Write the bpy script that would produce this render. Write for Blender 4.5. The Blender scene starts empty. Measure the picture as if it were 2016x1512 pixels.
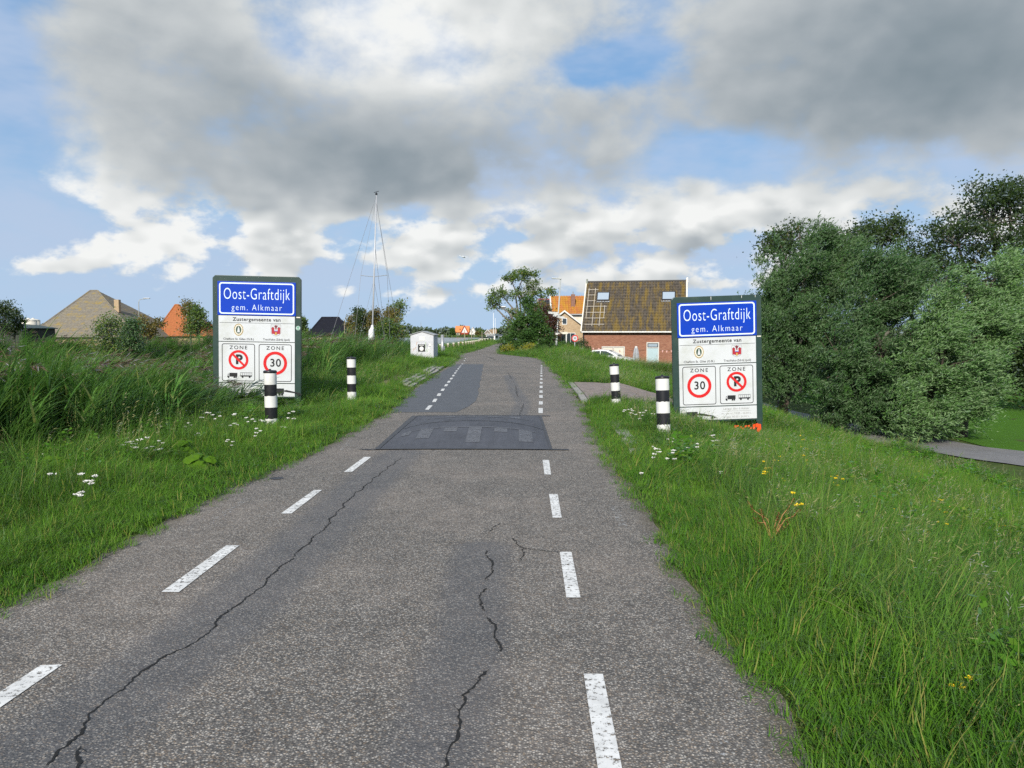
import bpy, bmesh, math, random
import numpy as np
from mathutils import Vector, Matrix, Euler
R = math.radians
rng = np.random.default_rng(7)
random.seed(7)
sc = bpy.context.scene
COL = sc.collection

# ------------------------------------------------------------------ camera, sky, sun, exposure
EYE, FPX, HOR = 1.6, 1514.0, 655.0
PITCH = math.atan((756.0 - HOR) / FPX)
cam_data = bpy.data.cameras.new('camera')
cam = bpy.data.objects.new('camera', cam_data)
COL.objects.link(cam)
cam.location = (0, 0, EYE)
cam.rotation_euler = (math.pi / 2 - PITCH, 0, 0)
cam_data.sensor_width = 36.0
cam_data.lens = 36.0 * FPX / 2016.0
cam_data.clip_start = 0.05
cam_data.clip_end = 9000
sc.camera = cam

SUN_EL, SUN_AZ = R(32), R(-168)          # azimuth from +Y, clockwise; the sun stands behind and to the left
sun_dir = Vector((math.sin(SUN_AZ) * math.cos(SUN_EL), math.cos(SUN_AZ) * math.cos(SUN_EL), math.sin(SUN_EL)))
sun_data = bpy.data.lights.new('sun', 'SUN')
sun_data.energy = 4.8
sun_data.angle = R(0.6)
sun_data.color = (1.0, 0.94, 0.84)
sun = bpy.data.objects.new('sun', sun_data)
COL.objects.link(sun)
sun.rotation_euler = sun_dir.to_track_quat('Z', 'Y').to_euler()
sun.location = (0, 0, 60)

sc.view_settings.view_transform = 'Standard'
sc.view_settings.look = 'None'
sc.view_settings.exposure = 0.2
sc.view_settings.gamma = 1.0
sc.view_settings.use_curve_mapping = False
sc.render.engine = 'CYCLES'
sc.cycles.max_bounces = 5
sc.cycles.diffuse_bounces = 2
sc.cycles.glossy_bounces = 2
sc.cycles.transmission_bounces = 4
sc.cycles.transparent_max_bounces = 8
sc.cycles.caustics_reflective = False
sc.cycles.caustics_refractive = False
sc.cycles.use_denoising = False
sc.cycles.use_adaptive_sampling = True
sc.cycles.adaptive_threshold = 0.015

# ------------------------------------------------------------------ node helper
class NT:
    def __init__(self, nt):
        self.nt = nt
        nt.nodes.clear()
    def n(self, typ, ins=None, out=0, **props):
        nd = self.nt.nodes.new(typ)
        for k, v in props.items():
            setattr(nd, k, v)
        if ins:
            for k, v in ins.items():
                s = nd.inputs[k]
                if hasattr(v, 'is_output') or isinstance(v, bpy.types.NodeSocket):
                    self.nt.links.new(v, s)
                else:
                    s.default_value = v
        return nd.outputs[out] if out is not None else nd
    def m(self, op, a, b=0.0, c=0.0, clamp=False):
        return self.n('ShaderNodeMath', {0: a, 1: b, 2: c}, operation=op, use_clamp=clamp)
    def add(self, a, b): return self.m('ADD', a, b)
    def sub(self, a, b): return self.m('SUBTRACT', a, b)
    def mul(self, a, b): return self.m('MULTIPLY', a, b)
    def ss(self, x, lo, hi):
        return self.n('ShaderNodeMapRange', {'Value': x, 'From Min': lo, 'From Max': hi, 'To Min': 0.0, 'To Max': 1.0}, interpolation_type='SMOOTHSTEP')
    def lin(self, x, lo, hi, a, b):
        return self.n('ShaderNodeMapRange', {'Value': x, 'From Min': lo, 'From Max': hi, 'To Min': a, 'To Max': b})
    def noise(self, vec, scale, detail=4.0, rough=0.55, out=0, dist=0.0):
        return self.n('ShaderNodeTexNoise', {'Vector': vec, 'Scale': scale, 'Detail': detail, 'Roughness': rough, 'Distortion': dist}, out=out)
    def mix(self, f, a, b, blend='MIX'):
        nd = self.nt.nodes.new('ShaderNodeMix')
        nd.data_type = 'RGBA'
        nd.blend_type = blend
        for s, v in ((nd.inputs[0], f), (nd.inputs[6], a), (nd.inputs[7], b)):
            if isinstance(v, bpy.types.NodeSocket):
                self.nt.links.new(v, s)
            elif s.type == 'RGBA' and len(v) == 3:
                s.default_value = (*v, 1)
            else:
                s.default_value = v
        return nd.outputs[2]
    def vmul(self, v, s):
        return self.n('ShaderNodeVectorMath', {0: v, 1: s}, operation='MULTIPLY')
    def vadd(self, v, s):
        return self.n('ShaderNodeVectorMath', {0: v, 1: s}, operation='ADD')
    def attr(self, name, out='Fac'):
        nd = self.nt.nodes.new('ShaderNodeAttribute')
        nd.attribute_name = name
        return nd.outputs[out]

# ------------------------------------------------------------------ the sky: daylight with broken cloud
world = bpy.data.worlds.new('World')
sc.world = world
world.use_nodes = True
t = NT(world.node_tree)
sky = t.n('ShaderNodeTexSky', None, sky_type='NISHITA', sun_disc=False, sun_elevation=SUN_EL, sun_rotation=SUN_AZ,
          air_density=1.0, dust_density=1.3, ozone_density=1.6)
dirv = t.n('ShaderNodeTexCoord', None, out='Generated')
dirv = t.n('ShaderNodeVectorMath', {0: dirv}, operation='NORMALIZE')
sep = t.n('ShaderNodeSeparateXYZ', {0: dirv}, out=None)
az = t.mul(t.m('ARCTAN2', sep.outputs[0], sep.outputs[1]), 57.29578)
el = t.mul(t.m('ARCSINE', sep.outputs[2]), 57.29578)

def blobs(lst, az, el):
    """sum of soft ellipses given as (azimuth, elevation, half-width, half-height, weight), in degrees"""
    acc = None
    for a, e, sx, sy, w in lst:
        dx = t.m('DIVIDE', t.sub(az, a), sx)
        dy = t.m('DIVIDE', t.sub(el, e), sy)
        q = t.m('MULTIPLY_ADD', dx, dx, t.mul(dy, dy))
        g = t.mul(t.m('EXPONENT', t.mul(q, -1.0)), w)
        acc = g if acc is None else t.add(acc, g)
    return acc

COVER = [(-17, 16.5, 13, 7.5, .44), (-27, 10.8, 6, 3.6, .34), (-4, 21.5, 9, 6, .30), (30, 20.5, 14, 8.0, .62), (26, 14.5, 8, 3.4, .34),
         (-9, 11.2, 11, 3.2, .34), (13, 7.6, 7, 2.0, .40), (13.5, 10.4, 1.8, 1.2, .30), (21, 8.6, 5, 1.7, .36), (4.0, 7.4, 3.0, 2.0, .30), (4.5, 10.5, 2.6, 1.4, .22), (-25, 6.2, 3.4, 1.3, .40), (-17, 5.6, 3.2, 1.6, .44), (-6.0, 6.2, 4.2, 1.7, .44),
         (-31.5, 4.2, 3.0, .9, .32), (8.5, 14.0, 3.5, 3.0, .30), (32, 7.5, 5, 1.8, .30), (-4.5, 2.9, 5, .8, .26), (-12, 3.4, 5, .9, .22), (6, 3.6, 5, 1.0, .22), (15, 3.4, 4, .5, .2), (-21, 3.6, 3, .4, .14),
         (5.8, 18.2, 2.8, 1.2, -.52), (9.5, 19.0, 3.0, 1.2, -.30), (-35, 13, 3.4, 9, -.60), (15.5, 12.6, 4.0, 1.7, -.34), (-31, 7.4, 3, 1.2, -.30), (1.0, 8.6, 2.0, .9, -.24), (-20.5, 7.3, 1.8, .7, -.25), (-11, 7.2, 1.8, 1.3, -.25), (-21, 5, .9, 1.2, -.2),
         (0, 0.3, 400, 2.4, -.42)]
LIGHT = [(-9, 20.0, 9, 4.5, .38), (-2, 23, 12, 4, .22), (-29, 9.5, 4, 3.6, .26), (-25, 15, 5, 2.6, .16), (-9, 12.4, 12, 3.2, -.30), (-20, 16.0, 7, 2.2, -.22), (-20, 9.5, 6, 1.5, -.10),
         (28, 15.5, 12, 4.4, -.30), (32, 22, 11, 6, -.10), (14, 8.7, 7, 1.7, .26), (-24.5, 6.6, 4, 1.1, .20), (-17, 6.0, 4, 1.3, .18), (-5, 7.1, 5, 1.2, .16),
         (13, 5.8, 8, .8, -.18), (22, 9, 5, 1.5, .04), (7.5, 14.5, 3, 2, .10)]

def billow(vec, low, fine):
    n1 = t.noise(vec, 5.0, 6.0 if fine else 3.0, .57, dist=.10)
    n2 = t.noise(t.vmul(vec, (1, 1, 1.2)), 13.0, 6.0 if fine else 2.0, .56)
    q = t.m('MULTIPLY_ADD', t.sub(n1, .5), t.lin(low, 0, 1, 1.85, .5), .18)
    return t.m('MULTIPLY_ADD', t.sub(n2, .5), t.lin(low, 0, 1, .40, 2.0), q)

squash = t.vmul(dirv, (1.0, 1.0, 1.45))
low = t.ss(el, 11.5, 7.0)
cov = blobs(COVER, az, el)
b0 = billow(squash, low, True)
b1 = billow(t.vadd(squash, (-.010, 0, .030)), low, False)
d0 = t.add(b0, cov)
crisp = t.ss(el, 14.0, 7.0)                       # low, far cumulus has harder edges than the cloud overhead
mask = t.n('ShaderNodeMapRange', {'Value': d0, 'From Min': t.lin(crisp, 0, 1, .12, .20), 'From Max': t.lin(crisp, 0, 1, .58, .46)}, interpolation_type='SMOOTHSTEP')
veil = t.mul(t.ss(t.noise(t.vmul(dirv, (1, 1, 2.6)), 3.2, 5, .62), .28, .62), .78)       # thin high cloud between the cumulus
veil = t.mul(veil, t.lin(el, 0.0, 5.0, .45, 1.0))
edge = t.m('SUBTRACT', b0, b1)
lum = t.add(t.mul(edge, t.lin(crisp, 0, 1, .55, .75)), blobs(LIGHT, az, el))
lum = t.add(lum, t.mul(t.ss(d0, .75, .30), t.lin(crisp, 0, 1, .04, .20)))               # thin rims are lit through
lum = t.sub(lum, t.mul(t.ss(d0, .55, 1.3), .14))
lum = t.m('ADD', t.add(lum, t.mul(low, .15)), .53, clamp=True)
ramp = t.n('ShaderNodeValToRGB', {0: lum}, out=None)
cr = ramp.color_ramp
cr.elements[0].position, cr.elements[0].color = 0.0, (1.75, 2.25, 2.6, 1)
cr.elements[1].position, cr.elements[1].color = 1.0, (7.9, 8.0, 7.9, 1)
for p, c in ((.25, (2.6, 3.05, 3.4, 1)), (.50, (3.95, 4.3, 4.55, 1)), (.75, (5.7, 5.95, 6.0, 1))):
    e_ = cr.elements.new(p)
    e_.color = c
hz = t.ss(el, 17.0, -1.0)
skyc = t.mix(t.mul(hz, .92), t.mix(.6, sky, (1.5, 3.7, 6.9)), (3.9, 5.55, 7.4))
skyc = t.mix(veil, skyc, (4.3, 5.2, 6.8))
col = t.mix(mask, skyc, ramp.outputs[0])
bg = t.n('ShaderNodeBackground', {'Color': col, 'Strength': 0.1})
t.n('ShaderNodeOutputWorld', {'Surface': bg}, out=None)
world.cycles.sampling_method = 'MANUAL'
world.cycles.sample_map_resolution = 256

# ------------------------------------------------------------------ helpers
CT, ST = math.cos(PITCH), math.sin(PITCH)
def ray(px, py):
    u, v = (px - 1008.0) / FPX, -(py - 756.0) / FPX
    return u, CT + v * ST, -ST + v * CT
def at(px, py, Y):
    """a point of the place, measured from the photograph, at distance Y ahead"""
    u, fy, fz = ray(px, py)
    k = Y / fy
    return Vector((u * k, Y, EYE + fz * k))
def on(px, py, z=0.0):
    """a point of the place at height z, measured from the photograph"""
    u, fy, fz = ray(px, py)
    k = (z - EYE) / fz
    return Vector((u * k, fy * k, z))

def tag(o, label=None, cat=None, group=None, kind=None):
    for k, v in (('label', label), ('category', cat), ('group', group), ('kind', kind)):
        if v:
            o[k] = v
    return o
def empty(name, loc=(0, 0, 0), rz=0.0, label=None, cat=None, group=None, rot=None):
    o = bpy.data.objects.new(name, None)
    COL.objects.link(o)
    o.location = loc
    o.rotation_euler = rot if rot else (0, 0, rz)
    o.empty_display_size = 0.2
    return tag(o, label, cat, group)
def link(name, me, mats=None, parent=None, smooth=False):
    o = bpy.data.objects.new(name, me)
    COL.objects.link(o)
    for m_ in (mats if isinstance(mats, (list, tuple)) else [mats]):
        if m_:
            me.materials.append(m_)
    if parent:
        o.parent = parent
    if smooth and len(me.polygons):
        me.polygons.foreach_set('use_smooth', np.ones(len(me.polygons), bool))
    return o
def copy_tree(o, parent=None):
    c = o.copy()
    COL.objects.link(c)
    c.parent = parent
    for ch in list(o.children):
        copy_tree(ch, c)
    return c

def mesh_np(name, V, faces, attrs=None):
    """faces: list of int arrays (n,k)"""
    me = bpy.data.meshes.new(name)
    V = np.asarray(V, np.float32)
    faces = [np.asarray(f, np.int32) for f in faces if len(f)]
    me.vertices.add(len(V))
    me.vertices.foreach_set('co', V.ravel())
    loops = np.concatenate([f.ravel() for f in faces])
    tot = np.concatenate([np.full(len(f), f.shape[1], np.int32) for f in faces])
    start = np.concatenate([[0], np.cumsum(tot)[:-1]]).astype(np.int32)
    me.loops.add(len(loops))
    me.loops.foreach_set('vertex_index', loops)
    me.polygons.add(len(tot))
    me.polygons.foreach_set('loop_start', start)
    me.polygons.foreach_set('loop_total', tot)
    for k, a in (attrs or {}).items():
        at_ = me.attributes.new(k, 'FLOAT', 'POINT')
        at_.data.foreach_set('value', np.asarray(a, np.float32))
    me.update(calc_edges=True)
    me.validate()
    return me

class MB:
    """collects simple shapes into one mesh; each shape may carry a material slot"""
    def __init__(self):
        self.v, self.f, self.mi = [], [], []
    def add(self, vs, fs, mi=0, mat=None):
        b = len(self.v)
        self.v += [tuple(mat @ Vector(p)) if mat else tuple(p) for p in vs]
        self.f += [tuple(b + i for i in f) for f in fs]
        self.mi += [mi] * len(fs)
        return self
    def box(self, x0, x1, y0, y1, z0, z1, mi=0, mat=None):
        vs = [(x, y, z) for z in (z0, z1) for y in (y0, y1) for x in (x0, x1)]
        fs = [(0, 2, 3, 1), (4, 5, 7, 6), (0, 1, 5, 4), (2, 6, 7, 3), (0, 4, 6, 2), (1, 3, 7, 5)]
        return self.add(vs, fs, mi, mat)
    def prism(self, poly, y0, y1, mi=0, mat=None):
        """poly in (x,z), extruded along y"""
        n = len(poly)
        vs = [(x, y0, z) for x, z in poly] + [(x, y1, z) for x, z in poly]
        fs = [tuple(range(n - 1, -1, -1)), tuple(range(n, 2 * n))] + [(i, (i + 1) % n, n + (i + 1) % n, n + i) for i in range(n)]
        return self.add(vs, fs, mi, mat)
    def tube(self, pts, rad, n=8, mi=0, cap=True):
        pts = [Vector(p) for p in pts]
        if not hasattr(rad, '__len__'):
            rad = [rad] * len(pts)
        b = len(self.v)
        up = Vector((0.13, 0.21, 1)).normalized()
        for i, p in enumerate(pts):
            d = (pts[min(i + 1, len(pts) - 1)] - pts[max(i - 1, 0)]).normalized()
            a = d.cross(up)
            if a.length < .05:
                a = d.cross(Vector((1, 0, 0)))
            a.normalize()
            c = d.cross(a)
            for k in range(n):
                w = 2 * math.pi * k / n
                q = p + (a * math.cos(w) + c * math.sin(w)) * rad[i]
                self.v.append(tuple(q))
        for i in range(len(pts) - 1):
            for k in range(n):
                k2 = (k + 1) % n
                self.f.append((b + i * n + k, b + i * n + k2, b + (i + 1) * n + k2, b + (i + 1) * n + k))
                self.mi.append(mi)
        if cap:
            self.f += [tuple(b + k for k in range(n - 1, -1, -1)), tuple(b + (len(pts) - 1) * n + k for k in range(n))]
            self.mi += [mi, mi]
        return self
    def lathe(self, prof, n=20, mi=0, mat=None):
        """prof: (r,z) from the bottom up"""
        vs, fs = [], []
        for r_, z in prof:
            for k in range(n):
                w = 2 * math.pi * k / n
                vs.append((r_ * math.cos(w), r_ * math.sin(w), z))
        for i in range(len(prof) - 1):
            for k in range(n):
                k2 = (k + 1) % n
                fs.append((i * n + k, i * n + k2, (i + 1) * n + k2, (i + 1) * n + k))
        fs += [tuple(range(n - 1, -1, -1)), tuple((len(prof) - 1) * n + k for k in range(n))]
        return self.add(vs, fs, mi, mat)
    def flat(self, poly, y, mi=0):
        """poly in (x,z) as one face at depth y, looking to -y"""
        vs = [(x, y, z) for x, z in poly]
        return self.add(vs, [tuple(range(len(poly)))], mi)
    def build(self, name, mats, parent=None, smooth=False, bevel=0.0):
        me = bpy.data.meshes.new(name)
        me.from_pydata(self.v, [], self.f)
        bm = bmesh.new()
        bm.from_mesh(me)
        for i, f in enumerate(bm.faces):
            f.material_index = self.mi[i]
        bmesh.ops.recalc_face_normals(bm, faces=bm.faces)
        if bevel:
            es = [e for e in bm.edges if len(e.link_faces) == 2 and e.calc_face_angle(0) > .5]
            bmesh.ops.bevel(bm, geom=es, offset=bevel, segments=2, affect='EDGES', profile=.6)
        bm.to_mesh(me)
        bm.free()
        me.update()
        return link(name, me, mats, parent, smooth)

def rrect(cx, cz, w, h, r, n=5):
    pts = []
    for sx, sz, a0 in ((1, 1, 0), (-1, 1, 90), (-1, -1, 180), (1, -1, 270)):
        for k in range(n + 1):
            a = R(a0 + 90 * k / n)
            pts.append((cx + sx * (w / 2 - r) + r * math.cos(a), cz + sz * (h / 2 - r) + r * math.sin(a)))
    return pts
def circ(cx, cz, rx, rz=None, n=32):
    rz = rz or rx
    return [(cx + rx * math.cos(2 * math.pi * k / n), cz + rz * math.sin(2 * math.pi * k / n)) for k in range(n)]
def ring(mb, outer, inner, y, mi=0):
    n = len(outer)
    vs = [(x, y, z) for x, z in outer] + [(x, y, z) for x, z in inner]
    mb.add(vs, [(i, (i + 1) % n, n + (i + 1) % n, n + i) for i in range(n)], mi)
    return mb
def text(body, size, name, mat, parent, loc, sx=1.0, bold=0.0, align='CENTER', spacing=1.0):
    cu = bpy.data.curves.new(name, 'FONT')
    cu.body = body
    cu.size = size
    cu.align_x = align
    cu.align_y = 'CENTER'
    cu.offset = bold
    cu.space_character = spacing
    cu.resolution_u = 4
    tmp = bpy.data.objects.new('tmp_text', cu)
    COL.objects.link(tmp)
    dg = bpy.context.evaluated_depsgraph_get()
    me = bpy.data.meshes.new_from_object(tmp.evaluated_get(dg))
    bpy.data.objects.remove(tmp)
    bpy.data.curves.remove(cu)
    me.transform(Matrix.Rotation(math.pi / 2, 4, 'X') @ Matrix.Diagonal((sx, 1, 1, 1)))
    me.materials.clear()
    o = link(name, me, mat, parent)
    o.location = loc
    return o

# ------------------------------------------------------------------ materials
def new_mat(name):
    m_ = bpy.data.materials.new(name)
    m_.use_nodes = True
    return m_, NT(m_.node_tree)
def principled(t, color, rough=.6, metal=0.0, bump=None, bstr=.3, bdist=.01, spec=.4):
    ins = {'Base Color': color if isinstance(color, bpy.types.NodeSocket) else (*color, 1), 'Roughness': rough, 'Metallic': metal, 'Specular IOR Level': spec}
    if bump is not None:
        ins['Normal'] = t.n('ShaderNodeBump', {'Height': bump, 'Strength': bstr, 'Distance': bdist})
    return t.n('ShaderNodeBsdfPrincipled', ins)
def finish(t, sh):
    t.n('ShaderNodeOutputMaterial', {'Surface': sh}, out=None)
def objco(t): return t.n('ShaderNodeTexCoord', None, out='Object')
def pos(t): return t.n('ShaderNodeNewGeometry', None, out='Position')

def plain(name, color, rough=.55, metal=0.0, var=.12, scale=6.0, dirt=None, dirt_amt=.3, spec=.4):
    """painted or moulded surface with slight unevenness and dirt"""
    m_, t = new_mat(name)
    p = objco(t)
    n1 = t.noise(p, scale, 6, .6)
    k = t.lin(n1, .25, .75, 1 - var, 1 + var)
    c = t.n('ShaderNodeVectorMath', {0: (*color,), 3: k}, operation='SCALE') if False else None
    mul = t.n('ShaderNodeCombineColor', {0: t.mul(k, color[0]), 1: t.mul(k, color[1]), 2: t.mul(k, color[2])})
    if dirt:
        f = t.mul(t.ss(t.noise(p, scale * .6, 8, .7), .48, .72), dirt_amt)
        mul = t.mix(f, mul, dirt)
    finish(t, principled(t, mul, rough, metal, t.noise(p, scale * 9, 3), .05, .005, spec))
    return m_

def asphalt_mat():
    m_, t = new_mat('chip_seal_asphalt')
    p = pos(t)
    vor = t.n('ShaderNodeTexVoronoi', {'Vector': p, 'Scale': 95.0, 'Randomness': 1.0}, out=None)
    chip = t.n('ShaderNodeSeparateColor', {0: vor.outputs['Color']}, out=None)
    gap = t.ss(vor.outputs['Distance'], .30, .62)
    tone = t.m('POWER', chip.outputs[0], 1.7)
    stone = t.mix(tone, (.092, .086, .078), (.475, .44, .39))
    warm = t.mul(t.ss(chip.outputs[1], .62, .95), .40)
    stone = t.mix(warm, stone, (.33, .23, .14))
    c = t.mix(t.mul(gap, .75), stone, (.066, .063, .062))
    big = t.noise(p, .55, 5, .6)
    mid = t.noise(p, 4.5, 5, .65)
    c = t.mix(t.mul(t.ss(big, .40, .70), .45), c, t.mix(.45, c, (.31, .25, .205)))
    k = t.add(t.lin(mid, .25, .75, .80, 1.20), t.lin(big, .3, .7, -.06, .06))
    c = t.mix(1.0, c, t.n('ShaderNodeCombineColor', {0: k, 1: k, 2: k}), 'MULTIPLY')
    tar = t.attr('tar')
    nz = t.noise(p, 14, 5, .7)
    tarf = t.ss(t.add(tar, t.mul(t.sub(nz, .5), .75)), .12, .95)
    c = t.mix(t.mul(tarf, .62), c, t.mix(.3, (.070, .072, .080), c))
    edge = t.attr('edge')
    ef = t.ss(t.add(edge, t.mul(t.sub(t.noise(p, 7, 6, .7), .5), .9)), .42, .9)
    c = t.mix(t.mul(ef, .5), c, (.10, .085, .06))
    h = t.sub(t.mul(tone, .5), gap)
    finish(t, principled(t, c, t.lin(tarf, 0, 1, .85, .6), 0, h, .55, .006, .3))
    return m_
def smooth_asphalt(name, col, grain=.3, streak=False):
    m_, t = new_mat(name)
    p = pos(t)
    vor = t.n('ShaderNodeTexVoronoi', {'Vector': p, 'Scale': 150.0}, out=None)
    chip = t.n('ShaderNodeSeparateColor', {0: vor.outputs['Color']}, out=None)
    k = t.add(t.lin(chip.outputs[0], 0, 1, 1 - grain, 1 + grain), t.lin(t.noise(p, 3.0, 6, .65), .25, .75, -.16, .16))
    if streak:
        k = t.add(k, t.lin(t.noise(t.vmul(p, (9, 1.2, 1)), 1.0, 5, .6), .3, .7, -.14, .14))
    c = t.n('ShaderNodeCombineColor', {0: t.mul(k, col[0]), 1: t.mul(k, col[1]), 2: t.mul(k, col[2])})
    finish(t, principled(t, c, .72, 0, chip.outputs[0], .25, .003, .35))
    return m_
def paint_mat(name, col=(.74, .74, .72), wear=.52):
    m_, t = new_mat(name)
    p = pos(t)
    n1 = t.noise(p, 38, 6, .72)
    n2 = t.noise(t.vmul(p, (1, 6, 1)), 5, 4, .6)
    keep = t.ss(t.add(t.mul(n1, .75), t.mul(n2, .25)), wear - .08, wear + .01)
    dirt = t.lin(t.noise(p, 9, 5, .6), .3, .7, .72, 1.05)
    c = t.n('ShaderNodeCombineColor', {0: t.mul(dirt, col[0]), 1: t.mul(dirt, col[1]), 2: t.mul(dirt, col[2])})
    sh = principled(t, c, .7)
    tr = t.n('ShaderNodeBsdfTransparent')
    finish(t, t.n('ShaderNodeMixShader', {0: keep, 1: tr, 2: sh}))
    return m_

def leaf_mat(name, c1, c2, c3=None, trans=.32, back=None, rough=.5, patch=.9, patchamt=.5, gloss=.3):
    """leaf or blade: c1..c2 vary from leaf to leaf and clump to clump; light shines through"""
    m_, t = new_mat(name)
    r1 = t.attr('rnd')
    r2 = t.n('ShaderNodeObjectInfo', None, out='Random')
    pn = t.noise(pos(t), patch, 3, .6)
    f = t.add(t.mul(r1, .55), t.mul(r2, .25))
    f = t.m('ADD', f, t.lin(pn, .3, .7, -patchamt * .5, patchamt * .5), clamp=True)
    c = t.mix(f, c1, c2)
    if c3:
        c = t.mix(t.ss(r1, .86, .97), c, c3)
    if back:
        bf = t.n('ShaderNodeNewGeometry', None, out='Backfacing')
        c = t.mix(t.mul(bf, .8), c, back)
    d = t.n('ShaderNodeBsdfDiffuse', {'Color': c})
    tl = t.n('ShaderNodeBsdfTranslucent', {'Color': t.mix(.35, c, (.23, .42, .03))})
    s = t.n('ShaderNodeMixShader', {0: trans, 1: d, 2: tl})
    g = t.n('ShaderNodeBsdfGlossy', {'Color': (.9, .95, 1, 1), 'Roughness': rough})
    fr = t.n('ShaderNodeFresnel', {'IOR': 1.35})
    finish(t, t.n('ShaderNodeMixShader', {0: t.mul(fr, gloss), 1: s, 2: g}))
    return m_

def brick_mat(name, c1, c2, mortar, bw=.21, bh=.06, bump=.4):
    m_, t = new_mat(name)
    p = objco(t)
    s = t.n('ShaderNodeSeparateXYZ', {0: p}, out=None)
    nrm = t.n('ShaderNodeSeparateXYZ', {0: t.n('ShaderNodeNewGeometry', None, out='Normal')}, out=None)
    v = t.n('ShaderNodeCombineXYZ', {0: t.add(s.outputs[0], s.outputs[1]), 1: s.outputs[2], 2: 0.0})
    b = t.n('ShaderNodeTexBrick', {'Vector': v, 'Color1': (*c1, 1), 'Color2': (*c2, 1), 'Mortar': (*mortar, 1), 'Scale': 1.0, 'Mortar Size': .006,
                                   'Mortar Smooth': .2, 'Bias': 0.0, 'Brick Width': bw, 'Row Height': bh}, out=None)
    c = b.outputs['Color']
    n1 = t.noise(t.vmul(p, (1.0, 1.0, 3.0)), 2.2, 6, .7)
    c = t.mix(t.mul(t.ss(n1, .45, .75), .55), c, tuple(x * .55 for x in c1))
    c = t.mix(t.mul(t.ss(t.noise(p, .5, 4, .6), .5, .8), .35), c, tuple(min(1, x * 1.5) for x in c2))
    finish(t, principled(t, c, .85, 0, t.m('SUBTRACT', 1.0, b.outputs['Fac']), bump, .01, .2))
    return m_
def tile_mat(name, base, dark, moss, mossy=.5, vert=True):
    m_, t = new_mat(name)
    p = objco(t)
    n1 = t.noise(p, 3.3, 5, .65)
    c = t.mix(t.ss(n1, .3, .7), dark, base)
    st = t.noise(t.vmul(p, (2.6, .45, .45) if vert else (1, 1, 1)), 1.0, 5, .62)
    sp = t.noise(p, 9.0, 6, .7)
    f = t.ss(t.add(t.mul(st, .72), t.mul(sp, .38)), .66 - mossy * .22, .76 - mossy * .14)
    c = t.mix(t.mul(f, .85), c, t.mix(t.noise(p, 14, 3), moss, tuple(x * .55 for x in moss)))
    finish(t, principled(t, c, .85, 0, sp, .4, .02, .25))
    return m_

m_road = asphalt_mat()
m_patch = smooth_asphalt('smooth_asphalt_patch', (.084, .089, .098), .28)
m_bump = smooth_asphalt('speed_bump_asphalt', (.066, .069, .080), .22, True)
m_tarline = plain('bitumen_joint', (.034, .034, .038), .5, 0, .3, 12)
m_crack = plain('open_crack', (.010, .010, .010), .9, 0, .3, 20)
m_paint = paint_mat('road_paint', (.70, .695, .67), wear=.475)
m_paint_faint = paint_mat('worn_road_paint', (.42, .42, .41), .60)
m_paint_old = paint_mat('old_grey_road_paint', (.120, .124, .136), .46)
m_white = plain('white_paint', (.65, .65, .63), .45, 0, .06, 5, (.30, .29, .23), .45)
m_cream = plain('cream_paint', (.66, .62, .53), .55, 0, .08, 3, (.35, .30, .2), .3)
m_black = plain('black_plastic', (.014, .014, .017), .38, 0, .2, 5, (.09, .085, .07), .3)
m_galv = plain('galvanised_steel', (.36, .37, .38), .45, .5, .12, 5, (.25, .24, .2), .3)
m_lamp = plain('lamp_post_paint', (.40, .42, .41), .5, .2, .1, 5)
m_green_frame = plain('dark_green_frame', (.020, .045, .038), .38, 0, .15, 4, (.10, .12, .09), .3)
m_sign_white = plain('sign_white', (.55, .57, .59), .32, 0, .06, 1.8, (.36, .37, .30), .55)
m_sign_blue = plain('sign_blue', (.002, .040, .40), .4, 0, .08, 2, (.03, .06, .25), .3, spec=.2)
m_sign_letter = plain('sign_pale_letters', (.66, .76, .86), .35, 0, .03, 4)
m_sign_black = plain('sign_black', (.015, .016, .018), .4, 0, .05, 4)
m_sign_grey = plain('sign_faded_grey_print', (.30, .30, .30), .5, 0, .25, 9)
m_sign_red = plain('sign_red', (.56, .014, .016), .35, 0, .05, 4)
m_gold = plain('emblem_gold', (.46, .31, .07), .45, 0, .1, 9)
m_emb_green = plain('emblem_dark_green', (.03, .07, .045), .5, 0, .1, 9)
m_emb_blue = plain('emblem_blue', (.10, .22, .55), .5, 0, .1, 9)
m_emb_red = plain('emblem_red', (.36, .015, .03), .5, 0, .1, 9)
m_sticker_green = plain('sticker_green', (.01, .27, .12), .5)
m_orange = plain('orange_spray', (.80, .075, .01), .5, 0, .2, 6)
m_concrete = plain('concrete', (.27, .26, .235), .85, 0, .15, 7, (.14, .13, .09), .5)
m_dirt = plain('bare_soil', (.19, .145, .095), .95, 0, .3, 5)
m_wood = plain('weathered_wood', (.27, .23, .17), .8, 0, .25, 9, (.12, .1, .07), .4)
m_dark_wood = plain('dark_wood', (.05, .035, .025), .8, 0, .25, 9)
m_bark = plain('bark', (.085, .065, .05), .9, 0, .35, 9)
m_bark_grey = plain('grey_bark', (.15, .135, .115), .9, 0, .3, 9)
def glass_mat(name, c=(.03, .04, .05), rough=.06):
    m_, t = new_mat(name)
    finish(t, principled(t, c, rough, 0, None, spec=.8))
    return m_
m_glass = glass_mat('window_glass')
m_skyglass = glass_mat('skylight_glass', (.30, .36, .42), .08)

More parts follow.
